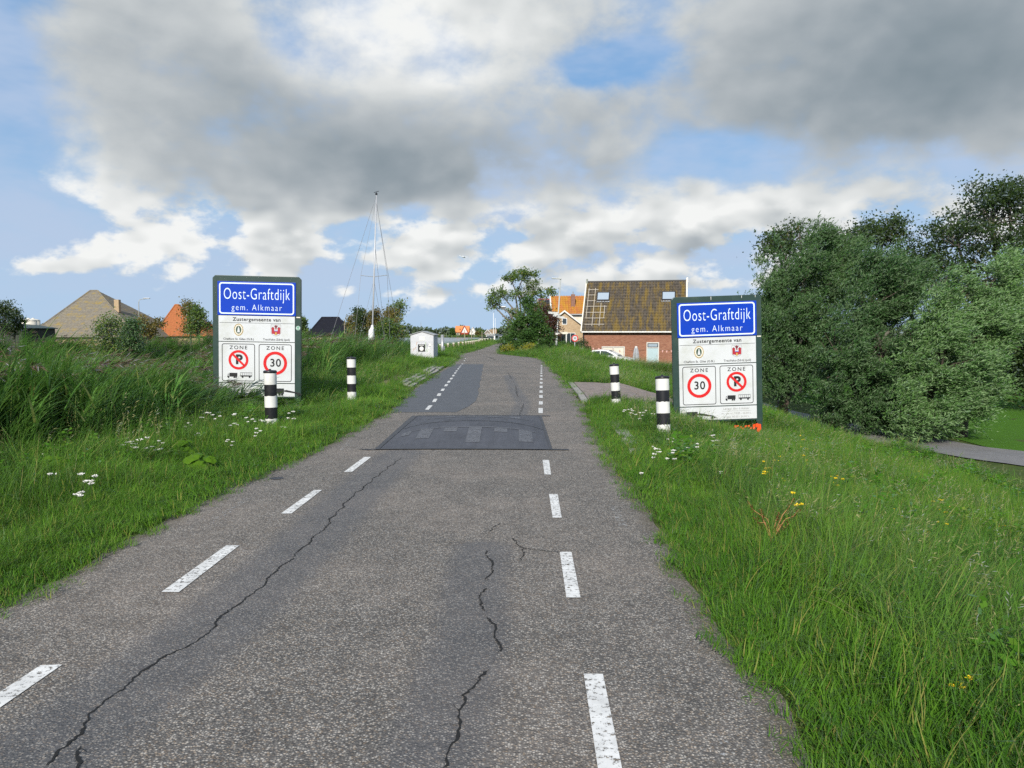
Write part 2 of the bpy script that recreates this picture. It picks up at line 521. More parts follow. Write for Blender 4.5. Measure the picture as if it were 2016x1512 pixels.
# ------------------------------------------------------------------ the lie of the land
YL = [-6, 0, 4.5, 7.3, 10.4, 15.3, 21.6, 28, 35.6, 47.5, 54, 58, 64, 78, 110, 130, 160, 220, 430]
XL = [-3.1, -3.05, -3.0, -2.95, -2.68, -2.5, -2.78, -2.9, -3.05, -3.35, -3.95, -3.95, -3.5, -3.05, -2.6, -1, 3, 10, 25]
YR = [-6, 0, 2.8, 4.6, 6.5, 9.1, 11.4, 14.2, 19.8, 24.5, 31.5, 44.9, 48.4, 52, 57.7, 70, 90, 110, 130, 160, 220, 430]
XR = [1.12, 1.14, 1.16, 1.16, 1.21, 1.27, 1.36, 1.42, 1.65, 1.74, 1.81, 1.9, 1.6, .6, -.88, -.95, -.6, .4, 2.2, 6.3, 13.5, 28.5]
def roadL(Y): return np.interp(Y, YL, XL)
def roadR(Y): return np.interp(Y, YR, XR)
WATER = -1.05
def sstep(x, a, b):
    q = np.clip((x - a) / (b - a), 0, 1)
    return q * q * (3 - 2 * q)
def wob(X, Y):
    return .5 * np.sin(X * 1.31 + Y * .7) * np.sin(Y * .93 - X * .37) + .3 * np.sin(X * 2.9 + 1.3) * np.sin(Y * 2.3 + .4)
def zg(X, Y):
    X = np.asarray(X, float)
    Y = np.asarray(Y, float)
    dl, dr = roadL(Y) - X, X - roadR(Y)
    sh = np.interp(Y, [44, 57, 120], [0, 4.8, 4.8])
    drive = sstep(Y, 16.8, 17.8) * sstep(Y, 24.6, 23.6)
    z = np.where(dl > 0, np.interp(dl, [0, .2, 2.6, 3.6, 5.0, 6.6, 9, 16], [-.012, .02, .0, -.2, -.75, -1.35, -1.9, -2.2]), -.012)
    zr = np.interp((dr - sh) * np.interp(Y, [50, 60], [1.0, 1.65]), [0, .2, .9, 3.4, 7.0, 40], [-.012, .02, .0, -.58, -1.4, -1.4])
    zrd = np.interp(dr, [0, 1.6, 3.6, 7, 40], [-.01, -.03, -.5, -1.4, -1.4])
    zr = zr * (1 - drive) + zrd * drive
    z = np.where(dr > 0, zr, z)
    verge = np.clip(np.maximum(dl, dr) - .3, 0, 1)
    z = z + .05 * wob(X, Y) * verge
    bank = np.interp(Y, [-50, 0, 30, 60, 100, 118, 140, 152], [-60, -50, -44, -34, -24, -15.5, -15.5, -30])
    land = sstep(bank - X, 0, 3) * sstep(Y, 175, 160)
    land = np.maximum(land, sstep(Y, 423, 430) * (dl > 0))
    z = np.where(dl > 8, np.maximum(z, -2.2 + land * 1.6), z)
    return z

def ramp_axis(parts):
    out = []
    for a, b, s in parts:
        out += list(np.arange(a, b, s))
    return np.array(out + [parts[-1][1]])
gx = ramp_axis([(-2600, -400, 220), (-400, -80, 32), (-80, -20, 4), (-20, -12, 1), (-12, 14, .28), (14, 40, 2), (40, 120, 16), (120, 2600, 248)])
gy = ramp_axis([(-40, -4, 6), (-4, 28, .3), (28, 62, .8), (62, 180, 3), (180, 420, 16), (420, 432, 2), (432, 800, 46), (800, 5000, 420)])
GX, GY = np.meshgrid(gx, gy)
GZ = zg(GX, GY)
nx, ny = len(gx), len(gy)
idx = np.arange(nx * ny).reshape(ny, nx)
quads = np.stack([idx[:-1, :-1], idx[:-1, 1:], idx[1:, 1:], idx[1:, :-1]], -1).reshape(-1, 4)
def ground_mat():
    m_, t = new_mat('grassy_soil')
    p = pos(t)
    n1, n2 = t.noise(p, 1.7, 7, .68), t.noise(p, .05, 4, .6)
    c = t.mix(t.ss(n1, .35, .68), (.035, .055, .016), (.075, .095, .025))
    c = t.mix(t.mul(t.ss(t.noise(p, 6, 5, .7), .52, .7), .5), c, (.07, .05, .03))
    c = t.mix(t.mul(n2, .4), c, (.07, .12, .025))
    finish(t, principled(t, c, .95, 0, n1, .6, .05, .1))
    return m_
ground = link('ground', mesh_np('ground', np.stack([GX, GY, GZ], -1).reshape(-1, 3), [quads]), ground_mat(), smooth=True)
tag(ground, kind='structure')

def water_mat():
    m_, t = new_mat('wind_rippled_water')
    p = pos(t)
    w1 = t.noise(t.vmul(p, (.55, 1.5, 1)), 1.1, 4, .6)
    w2 = t.noise(t.vmul(p, (.03, .09, 1)), 1.0, 3, .5)
    c = t.mix(w2, (.10, .135, .15), (.17, .21, .23))
    finish(t, principled(t, c, .22, 0, w1, .9, .25, .5))
    return m_
wy = np.concatenate([np.arange(-30, 130, 4), np.arange(130, 445, 15), [445]])
wv = np.concatenate([np.stack([np.full(len(wy), -2600.), wy, np.full(len(wy), WATER)], -1), np.stack([roadL(wy) - 6.0, wy, np.full(len(wy), WATER)], -1)])
k = np.arange(len(wy) - 1)
water = link('water', mesh_np('water', wv, [np.stack([k, k + len(wy), k + len(wy) + 1, k + 1], -1)]), water_mat())
tag(water, kind='structure')

# ------------------------------------------------------------------ the road
ry = ramp_axis([(-5, 16, .07), (16, 30, .16), (30, 64, .5), (64, 200, 3), (200, 420, 20)])
ru = np.linspace(0, 1, 61)
RL, RR = roadL(ry), roadR(ry)
jit = .05 * np.sin(ry * 2.1) * np.sin(ry * .83 + 1) + .03 * np.sin(ry * 5.3)
RL, RR = RL + jit, RR + np.roll(jit, 9)
RX = RL[:, None] + (RR - RL)[:, None] * ru[None]
RYY = np.repeat(ry[:, None], len(ru), 1)
crown = .02 * (1 - (2 * ru - 1) ** 2)
RZ = np.repeat(crown[None], len(ry), 0) + .004
def road_z(X, Y):
    u = np.clip((X - roadL(Y)) / (roadR(Y) - roadL(Y)), 0, 1)
    return .02 * (1 - (2 * u - 1) ** 2) + .004
def polyline_dist(X, Y, pts):
    best = np.full(X.shape, 1e9)
    for (x0, y0), (x1, y1) in zip(pts[:-1], pts[1:]):
        dx, dy = x1 - x0, y1 - y0
        q = np.clip(((X - x0) * dx + (Y - y0) * dy) / (dx * dx + dy * dy), 0, 1)
        best = np.minimum(best, np.hypot(X - x0 - q * dx, Y - y0 - q * dy))
    return best
def gp(lst): return [tuple(on(a, b)[:2]) for a, b in lst]
# the two long cracks with their bitumen bands, measured along the road
crackL = gp([(95, 1520), (205, 1390), (290, 1325), (400, 1262), (450, 1210), (500, 1175), (545, 1130), (590, 1090), (640, 1045), (662, 1015), (690, 985), (720, 960), (750, 935), (790, 905)])
crackR = gp([(875, 1525), (905, 1450), (912, 1380), (960, 1330), (985, 1290), (975, 1240), (945, 1200), (955, 1150), (970, 1130), (958, 1090)])
crackM = gp([(1030, 870), (1022, 822), (1032, 795), (1018, 780), (1015, 760), (1000, 735)])
bandL = gp([(60, 1520), (250, 1370), (440, 1225), (600, 1080), (690, 985), (745, 935), (790, 895)])
bandR = gp([(850, 1530), (890, 1380), (930, 1250), (935, 1150), (950, 1085)])
bandM = gp([(1020, 822), (1030, 795), (1014, 770), (1000, 740)])
nse = .35 + .65 * (np.sin(RX * 3 + RYY * 1.1) * .5 + .5)
tar = np.maximum.reduce([1 - np.clip(polyline_dist(RX, RYY, bandL) / .46, 0, 1), (1 - np.clip(polyline_dist(RX, RYY, bandR) / .34, 0, 1)) * .95,
                         (1 - np.clip(polyline_dist(RX, RYY, bandM) / .30, 0, 1)) * .95])
tar = sstep(tar, .0, .75)
dedge = np.minimum(RX - RL[:, None], RR[:, None] - RX)
edge = np.clip(1 - dedge / .34, 0, 1)
ii = np.arange(RX.size).reshape(RX.shape)
rq = np.stack([ii[:-1, :-1], ii[:-1, 1:], ii[1:, 1:], ii[1:, :-1]], -1).reshape(-1, 4)
road = link('road', mesh_np('road', np.stack([RX, RYY, RZ], -1).reshape(-1, 3), [rq], {'tar': tar.ravel(), 'edge': edge.ravel()}), m_road, smooth=True)
tag(road, kind='structure')

def sheet(name, poly, mat, lift, parent=road, n=1):
    """a flat mark laid on the road, cut into strips so that it follows the crown"""
    a, b, c, d = [np.array(p, float) for p in poly]      # near-left, near-right, far-right, far-left
    us, vs = np.linspace(0, 1, 7), np.linspace(0, 1, n + 1)
    P = np.array([[(a * (1 - u) + b * u) * (1 - v) + (d * (1 - u) + c * u) * v for u in us] for v in vs])
    z = road_z(P[..., 0], P[..., 1]) + lift
    V = np.concatenate([P, z[..., None]], -1).reshape(-1, 3)
    i = np.arange(len(V)).reshape(n + 1, 7)
    q = np.stack([i[:-1, :-1], i[:-1, 1:], i[1:, 1:], i[1:, :-1]], -1).reshape(-1, 4)
    return link(name, mesh_np(name, V, [q]), mat, parent)
def quad_px(*pp): return [tuple(on(a, b)[:2]) for a, b in pp]

# asphalt patch on the far lane
ppoly = quad_px((772, 815), (918, 812), (951, 719), (905, 719))
ys = np.linspace(on(0, 814)[1], on(0, 718)[1], 20)
xl = np.maximum(roadL(ys) + .05, np.interp(ys, [ys[0], ys[-1]], [on(768, 814)[0], on(905, 718)[0]]) - .3)
xr = np.interp(ys, [ys[0], ys[2], ys[-1]], [on(900, 814)[0], on(934, 800)[0], on(952, 718)[0]]) + .03 * np.sin(ys * 2)
V, q = [], []
for j, y_ in enumerate(ys):
    for u in np.linspace(0, 1, 9):
        x_ = xl[j] + (xr[j] - xl[j]) * u
        V.append((x_, y_ + (.12 * (1 - u) - .0), float(road_z(x_, y_)) + .004))
i = np.arange(len(V)).reshape(len(ys), 9)
patch = link('asphalt_patch', mesh_np('asphalt_patch', V, [np.stack([i[:-1, :-1], i[:-1, 1:], i[1:, 1:], i[1:, :-1]], -1).reshape(-1, 4)]), m_patch, road, True)

# dashes, one object each
DL = [((-52, 1440), (0, 1372), (123, 1316), (72, 1318)), ((318, 1172), (352, 1173), (472, 1079), (446, 1079)), ((553, 1016), (574, 1016), (634, 969), (618, 969)),
      ((677, 933), (693, 933), (731, 903), (717, 903))]
DL[0] = ((-66, 1415), (-17, 1415), (123, 1317), (80, 1318))
for qd in DL:
    sheet('lane_marking', quad_px(*qd), m_paint, .005, n=6)
DR = [((1178, 1530), (1226, 1530), (1187, 1335), (1149, 1335)), ((1115, 1183), (1143, 1183), (1125, 1092), (1102, 1092)),
      ((1088, 1024), (1106, 1024), (1098, 977), (1081, 977)), ((1072, 938), (1085, 938), (1081, 909), (1068, 909))]
for qd in DR:
    sheet('lane_marking', quad_px(*qd), m_paint, .005, n=6)
# small dashes beyond the bump, left and right
z6 = lambda a, b: (620 + a / 2.88, 680 + b / 2.88)
for yb, yt in ((391, 361), (341, 322), (303, 287), (274, 260), (246, 233), (221, 211), (199, 190), (180, 172), (164, 157), (151, 145), (139, 134), (128, 123.5), (119, 115)):
    xm = 1280 + (391 - yb) * .018
    w = np.interp(yb, [115, 391], [4, 12.5])
    sheet('lane_marking', quad_px(z6(xm - w, yb), z6(xm + w, yb), z6(xm + w, yt), z6(xm - w, yt)), m_paint, .006, n=2)
z7 = lambda a, b: (740 + a / 9.16, 690 + b / 9.16)
for (x0, yb, x1, yt, w) in ((920, 1090, 990, 1010, 36), (1045, 950, 1080, 890, 32), (1130, 838, 1150, 790, 32), (1195, 745, 1218, 705, 28), (1255, 660, 1280, 622, 26), (1305, 595, 1328, 560, 24),
                            (1350, 535, 1370, 505, 22), (1390, 478, 1405, 450, 20), (1425, 428, 1438, 405, 18), (1450, 388, 1460, 370, 16), (1482, 350, 1490, 333, 15), (1504, 316, 1512, 303, 14),
                            (1526, 292, 1532, 282, 13), (1556, 258, 1562, 246, 13), (1596, 196, 1600, 184, 11), (1614, 156, 1616, 147, 10)):
    sheet('lane_marking', quad_px(z7(x0 - w, yb), z7(x0 + w, yb), z7(x1 + w, yt), z7(x1 - w, yt)), m_paint, .0095, n=2)
# faint older marks
for qd in (((668, 888), (676, 888), (695, 868), (686, 868)), ((410, 1030), (428, 1030), (494, 985), (480, 985)), ((1218, 1040), (1236, 1040), (1216, 1000), (1202, 1000)),
           ((1410, 1500), (1450, 1500), (1425, 1450), (1405, 1450))):
    sheet('faded_lane_marking', quad_px(*qd), m_paint_faint, .005, n=4)

def crack(pts, w0, w1, seed, lift=.0035, gaps=()):
    """a jagged open crack: a rough-edged strip with hairline branches and crumbled bits"""
    r = random.Random(seed)
    V, q = [], []
    def strip(pp, wf, step):
        fine = []
        for (x0, y0), (x1, y1) in zip(pp[:-1], pp[1:]):
            L = math.hypot(x1 - x0, y1 - y0) or 1e-6
            n = max(2, int(L / step))
            nxn, nyn = -(y1 - y0) / L, (x1 - x0) / L
            ph = r.uniform(0, 6)
            for k_ in range(n):
                s_ = k_ / n
                j_ = r.uniform(-1, 1) * min(.007, .06 * L) + .018 * min(1, L / .4) * math.sin(ph + s_ * L * 17) * math.sin(math.pi * s_)
                fine.append((x0 + (x1 - x0) * s_ + nxn * j_, y0 + (y1 - y0) * s_ + nyn * j_))
        fine.append(pp[-1])
        m0 = len(fine)
        for i_, (x, y) in enumerate(fine):
            a, b = fine[max(0, i_ - 1)], fine[min(m0 - 1, i_ + 1)]
            L = math.hypot(b[0] - a[0], b[1] - a[1]) or 1
            f = i_ / m0
            w = wf(f)
            wl, wr = w * r.uniform(.25, 1.5), w * r.uniform(.25, 1.5)
            if any(g0 < f < g1 for g0, g1 in gaps) or i_ in (0, m0 - 1):
                wl = wr = .0003
            dx, dy = -(b[1] - a[1]) / L, (b[0] - a[0]) / L
            z = float(road_z(x, y)) + lift
            V.extend([(x + dx * wl, y + dy * wl, z), (x - dx * wr, y - dy * wr, z)])
            if i_:
                m = len(V) - 2
                q.append((m - 2, m - 1, m + 1, m))
        return fine
    fine = strip(pts, lambda f: (w0 + (w1 - w0) * f) * (.55 + .6 * abs(math.sin(f * 31 + seed))), .018)
    gaps = ()
    for _ in range(max(1, len(fine) // 28)):
        x, y = r.choice(fine)
        a = r.uniform(0, 6.28)
        L = r.uniform(.03, .12)
        strip([(x, y), (x + L * math.cos(a) * .5, y + L * math.sin(a) * .5), (x + L * math.cos(a + .5), y + L * math.sin(a + .5))], lambda f: w0 * .35 * (1 - f), .02)
    return link('crack', mesh_np('crack', V, [np.array(q)]), m_crack, road)
crack(crackL, .0052, .0048, 1)
crack(crackR, .0062, .0055, 2, gaps=((.28, .36), (.52, .56), (.70, .76)))
crack(crackM, .007, .004, 3, gaps=((.3, .4), (.62, .8)))
crack(gp([(1008, 1065), (1030, 1085), (1025, 1110)]), .006, .004, 4)
crack(gp([(1028, 1085), (1060, 1088), (1108, 1092)]), .005, .003, 5)
crack(gp([(150, 1530), (158, 1480)]), .007, .006, 6)
crack(gp([(985, 1035), (965, 1052)]), .005, .004, 7)
crack(gp([(962, 704), (975, 709)]), .03, .03, 9)
mb = MB()
c_ = on(545, 944)
mb.add([(c_.x + .075 * math.cos(a), c_.y + .075 * math.sin(a), float(road_z(c_.x, c_.y)) + .006) for a in np.linspace(0, 2 * math.pi, 17)[:-1]], [tuple(range(16))])
mb.build('street_cap', m_tarline, road)

# ------------------------------------------------------------------ speed bump with its worn marks
bx0, bx1 = -1.80, .52
by0, by1 = float(on(0, 888)[1]), float(on(0, 824)[1]) + .25
def bump_z(x, y):
    u = (x - bx0) / (bx1 - bx0)
    v = (y - by0) / (by1 - by0)
    g = np.clip(1 - np.abs(2 * np.clip(u, 0, 1) - 1) ** 2.6, 0, 1)
    return .14 * g * np.sin(np.pi * np.clip(v, 0, 1)) ** 1.3 + np.maximum(road_z(x, y), 0) + .006
U, Vv = np.meshgrid(np.linspace(0, 1, 33), np.linspace(0, 1, 33))
BX = bx0 + (bx1 - bx0) * U
BY = by0 + (by1 - by0) * Vv
i = np.arange(BX.size).reshape(BX.shape)
bq = np.stack([i[:-1, :-1], i[:-1, 1:], i[1:, 1:], i[1:, :-1]], -1).reshape(-1, 4)
speed_bump = link('speed_bump', mesh_np('speed_bump', np.stack([BX, BY, bump_z(BX, BY)], -1).reshape(-1, 3), [bq]), m_bump, None, True)
tag(speed_bump, 'dark asphalt speed bump with worn grey tooth marks across the road', 'speed bump')
def bump_sheet(name, poly, mat, lift=.004, n=8):
    a, b, c, d = [np.array(p, float) for p in poly]
    us, vs = np.linspace(0, 1, n + 1), np.linspace(0, 1, n + 1)
    P = np.array([[(a * (1 - u) + b * u) * (1 - v) + (d * (1 - u) + c * u) * v for u in us] for v in vs])
    z = bump_z(P[..., 0], P[..., 1]) + lift
    V = np.concatenate([P, z[..., None]], -1).reshape(-1, 3)
    i = np.arange(len(V)).reshape(n + 1, n + 1)
    return link(name, mesh_np(name, V, [np.stack([i[:-1, :-1], i[:-1, 1:], i[1:, 1:], i[1:, :-1]], -1).reshape(-1, 4)]), mat, speed_bump)
for x_, y0_, y1_, w in ((-1.30, 11.05, 11.75, .10), (-.93, 11.45, 11.75, .10), (-.56, 10.75, 11.75, .10), (-.17, 11.45, 11.75, .10), (.20, 10.85, 11.75, .10), (-1.6, 11.4, 11.75, .06)):
    bump_sheet('tooth_marking', [(x_ - w, y0_), (x_ + w, y0_), (x_ + w, y1_), (x_ - w, y1_)], m_paint_old)
for x_ in (-1.1, -.72, -.33, .06):
    bump_sheet('tooth_marking', [(x_ - .09, 13.4), (x_ + .09, 13.4), (x_ + .09, 14.1), (x_ - .09, 14.1)], m_paint_old)
bump_sheet('arc_marking', [(-1.62, 11.76), (.36, 11.76), (.36, 11.82), (-1.62, 11.82)], m_paint_old, .005, 16)
bump_sheet('arc_marking', [(-1.5, 13.33), (.3, 13.33), (.3, 13.39), (-1.5, 13.39)], m_paint_old, .005, 16)
bump_sheet('seam', [(-1.78, 12.45), (.5, 12.4), (.5, 12.44), (-1.78, 12.49)], m_tarline, .005, 16)
for poly in ([(bx0 - .14, by0 - .03), (bx1 + .25, by0 - .05), (bx1 + .25, by0 + .015), (bx0 - .14, by0 + .02)], [(bx0, by1 - .03), (bx1 + .2, by1 - .03), (bx1 + .2, by1 + .05), (bx0, by1 + .05)],
             [(bx0 - .06, by0), (bx0 + .0, by0), (bx0 + .01, by1), (bx0 - .10, by1)], [(bx1 - .01, by0), (bx1 + .03, by0), (bx1 + .04, by1), (bx1 - .0, by1)],
             [(bx0 - .28, by0 + .02), (bx0 - .13, by0 - .06), (bx0 - .1, by0 + .0), (bx0 - .28, by0 + .05)]):
    bump_sheet('bitumen_seam', poly, m_tarline, .0065, 14)

# ------------------------------------------------------------------ kerb stones, worn soil strip, brick driveway, lower path
kerb = empty('kerb', (0, 0, 0), label=None)
tag(kerb, kind='structure')
def kerb_stone(x, y, L, w, h, ang, z0):
    mb = MB()
    mb.box(-w / 2, w / 2, 0, L, -.12, h, mat=Matrix.Translation((x, y, z0)) @ Matrix.Rotation(ang, 4, 'Z'))
    o = mb.build('kerb_stone', m_concrete, kerb, bevel=.012)
    return o
rk = random.Random(5)
kpts = [on(*z7(830, 660)), on(*z7(1000, 560)), on(*z7(1130, 440)), on(*z7(1240, 330)), on(*z7(1300, 270))]
for row in range(3):
    y = kpts[0].y + row * .35
    while y < kpts[-1].y:
        x = float(roadL(y)) - .20 - row * .17
        kerb_stone(x + rk.uniform(-.015, .015), y, .93, .15, .035 + .03 * row + rk.uniform(-.012, .012), rk.uniform(-.03, .03), .005)
        y += .97
y = 39.5
while y < 54:
    x0_, x1_ = float(roadL(y)), float(roadL(y + .9))
    kerb_stone(x0_ - .1, y, .9, .16, .06 + rk.uniform(-.015, .015), math.atan2(x0_ - x1_, .9), .0)
    y += 1.0
for (pa, pb) in (((1196, 905), (1225, 885)), ((1203, 850), (1216, 868))):
    a = on(*pa)
    kerb_stone(float(roadR(a.y)) + .36, a.y, 1.0, .2, .05, -.02, .02)
kerb_stone(float(roadR(9.6)) + .34, 9.9, 1.0, .2, .06, -.03, .02)
kerb_stone(float(roadR(11.0)) + .34, 11.0, 1.0, .2, .06, -.03, .02)

mb = MB()
sy = np.linspace(20.5, 34, 30)
for j in range(len(sy) - 1):
    for a, b in ((.72, 1.15), (1.15, 1.6)):
        def pt(d, y): 
            x = float(roadL(y)) - d - .12 * math.sin(y * 1.7)
            return (x, y, float(zg(x, y)) + .03 * math.sin(math.pi * (d - .72) / .88) + .004)
        mb.add([pt(a, sy[j]), pt(a, sy[j + 1]), pt(b, sy[j + 1]), pt(b, sy[j])], [(0, 1, 2, 3)])
soil = mb.build('soil_strip', m_dirt, None, True)
tag(soil, kind='structure')

driveway = empty('driveway')
tag(driveway, kind='structure')
m_paver = [plain('brick_paver_%d' % k_, c, .85, 0, .2, 5, (.12, .1, .08), .3) for k_, c in enumerate(((.205, .172, .155), (.175, .15, .14), (.235, .20, .18)))]
mbs = MB()
row = 0
y = 17.7
while y < 24.2:
    x0 = float(roadR(y)) + .22
    n = 0
    x = x0 - (row % 2) * .1
    while x < x0 + 2.5 + .2 * math.sin(y * 5):
        xa, xb = max(x, x0) + .006, x + .2 - .006
        if xb - xa > .05:
            pts = [(xa, y + .006), (xb, y + .006), (xb, y + .094), (xa, y + .094)]
            zt = [float(zg(a, b)) + .045 + rk.uniform(-.003, .003) for a, b in pts]
            vs = [(a, b, z_ - .05) for (a, b), z_ in zip(pts, zt)] + [(a, b, z_) for (a, b), z_ in zip(pts, zt)]
            mbs.add(vs, [(4, 5, 6, 7), (0, 1, 5, 4), (1, 2, 6, 5), (2, 3, 7, 6), (3, 0, 4, 7)], rk.choice((0, 0, 1, 2)))
        x += .2
    y += .1
    row += 1
pv = mbs.build('brick_paving', m_paver, driveway)
tag(pv, kind='stuff')
for y_ in np.arange(17.4, 24.4, 1.0):
    mb = MB()
    mb.box(0, .16, 0, .97, -.1, .035, mat=Matrix.Translation((float(roadR(y_)) + .04, y_, .005)) @ Matrix.Rotation(-math.atan2(float(roadR(y_ + 1) - roadR(y_)), 1), 4, 'Z'))
    mb.build('edging_stone', m_concrete, driveway, bevel=.01)

def ribbon(name, pts, w, mat, lift=.02):
    pts = np.array(pts, float)
    tt = np.linspace(0, len(pts) - 1, 60)
    xs, ys_ = np.interp(tt, range(len(pts)), pts[:, 0]), np.interp(tt, range(len(pts)), pts[:, 1])
    for _ in range(6):
        xs[1:-1] = (xs[:-2] + xs[1:-1] * 2 + xs[2:]) / 4
        ys_[1:-1] = (ys_[:-2] + ys_[1:-1] * 2 + ys_[2:]) / 4
    dx, dy = np.gradient(xs), np.gradient(ys_)
    L = np.hypot(dx, dy)
    us = np.linspace(-.5, .5, 7)
    X = xs[:, None] - (dy / L)[:, None] * us * w
    Y = ys_[:, None] + (dx / L)[:, None] * us * w
    Z = zg(X, Y) + lift
    i = np.arange(X.size).reshape(X.shape)
    return link(name, mesh_np(name, np.stack([X, Y, Z], -1).reshape(-1, 3), [np.stack([i[:-1, :-1], i[:-1, 1:], i[1:, 1:], i[1:, :-1]], -1).reshape(-1, 4)]), mat, None, True)
m_path = smooth_asphalt('worn_path_asphalt', (.17, .165, .165), .3)
PATH = [(26, 6), (19, 11.5), (14.5, 15.4), (11.8, 18.6), (10.2, 22.5), (9.6, 28), (9.6, 38)]
path = ribbon('path', PATH, 2.3, m_path, .03)
tag(path, kind='structure')
def lawn_mat():
    m_, t = new_mat('mown_lawn')
    p = pos(t)
    n1, n2 = t.noise(p, 1.3, 6, .65), t.noise(p, 40, 3, .7)
    c = t.mix(n1, (.05, .13, .012), (.085, .19, .02))
    c = t.mix(t.mul(n2, .5), c, (.03, .09, .01))
    finish(t, principled(t, c, .95, 0, n2, .8, .03, .1))
    return m_
lx, ly = np.meshgrid(np.linspace(12.5, 46, 30), np.linspace(19.2, 46, 24))
li = np.arange(lx.size).reshape(lx.shape)
lawn = link('lawn', mesh_np('lawn', np.stack([lx, ly, zg(lx, ly) + .02], -1).reshape(-1, 3), [np.stack([li[:-1, :-1], li[:-1, 1:], li[1:, 1:], li[1:, :-1]], -1).reshape(-1, 4)]), lawn_mat())
tag(lawn, kind='structure')

# ------------------------------------------------------------------ town signs
def arrow_poly(cx, cz, s):
    return [(cx, cz + s), (cx + .8 * s, cz + .15 * s), (cx + .3 * s, cz + .15 * s), (cx + .3 * s, cz - .85 * s), (cx - .3 * s, cz - .85 * s), (cx - .3 * s, cz + .15 * s), (cx - .8 * s, cz + .15 * s)]
def truck(parent, cx, cz, s, y, mat):
    mb = MB()
    mb.flat([(cx - .35 * s, cz - .12 * s), (cx + .62 * s, cz - .12 * s), (cx + .62 * s, cz + .36 * s), (cx - .35 * s, cz + .36 * s)], y)
    ring(mb, [(cx - .62 * s, cz - .16 * s), (cx - .40 * s, cz - .16 * s), (cx - .40 * s, cz + .24 * s), (cx - .55 * s, cz + .24 * s)],
         [(cx - .58 * s, cz - .02 * s), (cx - .45 * s, cz - .02 * s), (cx - .45 * s, cz + .19 * s), (cx - .53 * s, cz + .19 * s)], y)
    for wx in (-.46, .24, .46):
        mb.flat(circ(cx + wx * s, cz - .2 * s, .105 * s, n=14), y)
    return mb.build('truck_pictogram', mat, parent)
def bus(parent, cx, cz, s, y, mat):
    mb = MB()
    o = [(cx - .68 * s, cz - .14 * s), (cx + .68 * s, cz - .14 * s), (cx + .68 * s, cz + .34 * s), (cx - .68 * s, cz + .34 * s)]
    n_ = [(cx - .65 * s, cz + .0 * s), (cx + .65 * s, cz + .0 * s), (cx + .65 * s, cz + .30 * s), (cx - .65 * s, cz + .30 * s)]
    ring(mb, o, n_, y)
    for k_ in range(1, 6):
        xx = cx - .65 * s + k_ * 1.3 * s / 6
        mb.flat([(xx - .015 * s, cz), (xx + .015 * s, cz), (xx + .015 * s, cz + .3 * s), (xx - .015 * s, cz + .3 * s)], y)
    for wx in (-.42, .40):
        mb.flat(circ(cx + wx * s, cz - .2 * s, .11 * s, n=14), y)
    return mb.build('bus_pictogram', mat, parent)

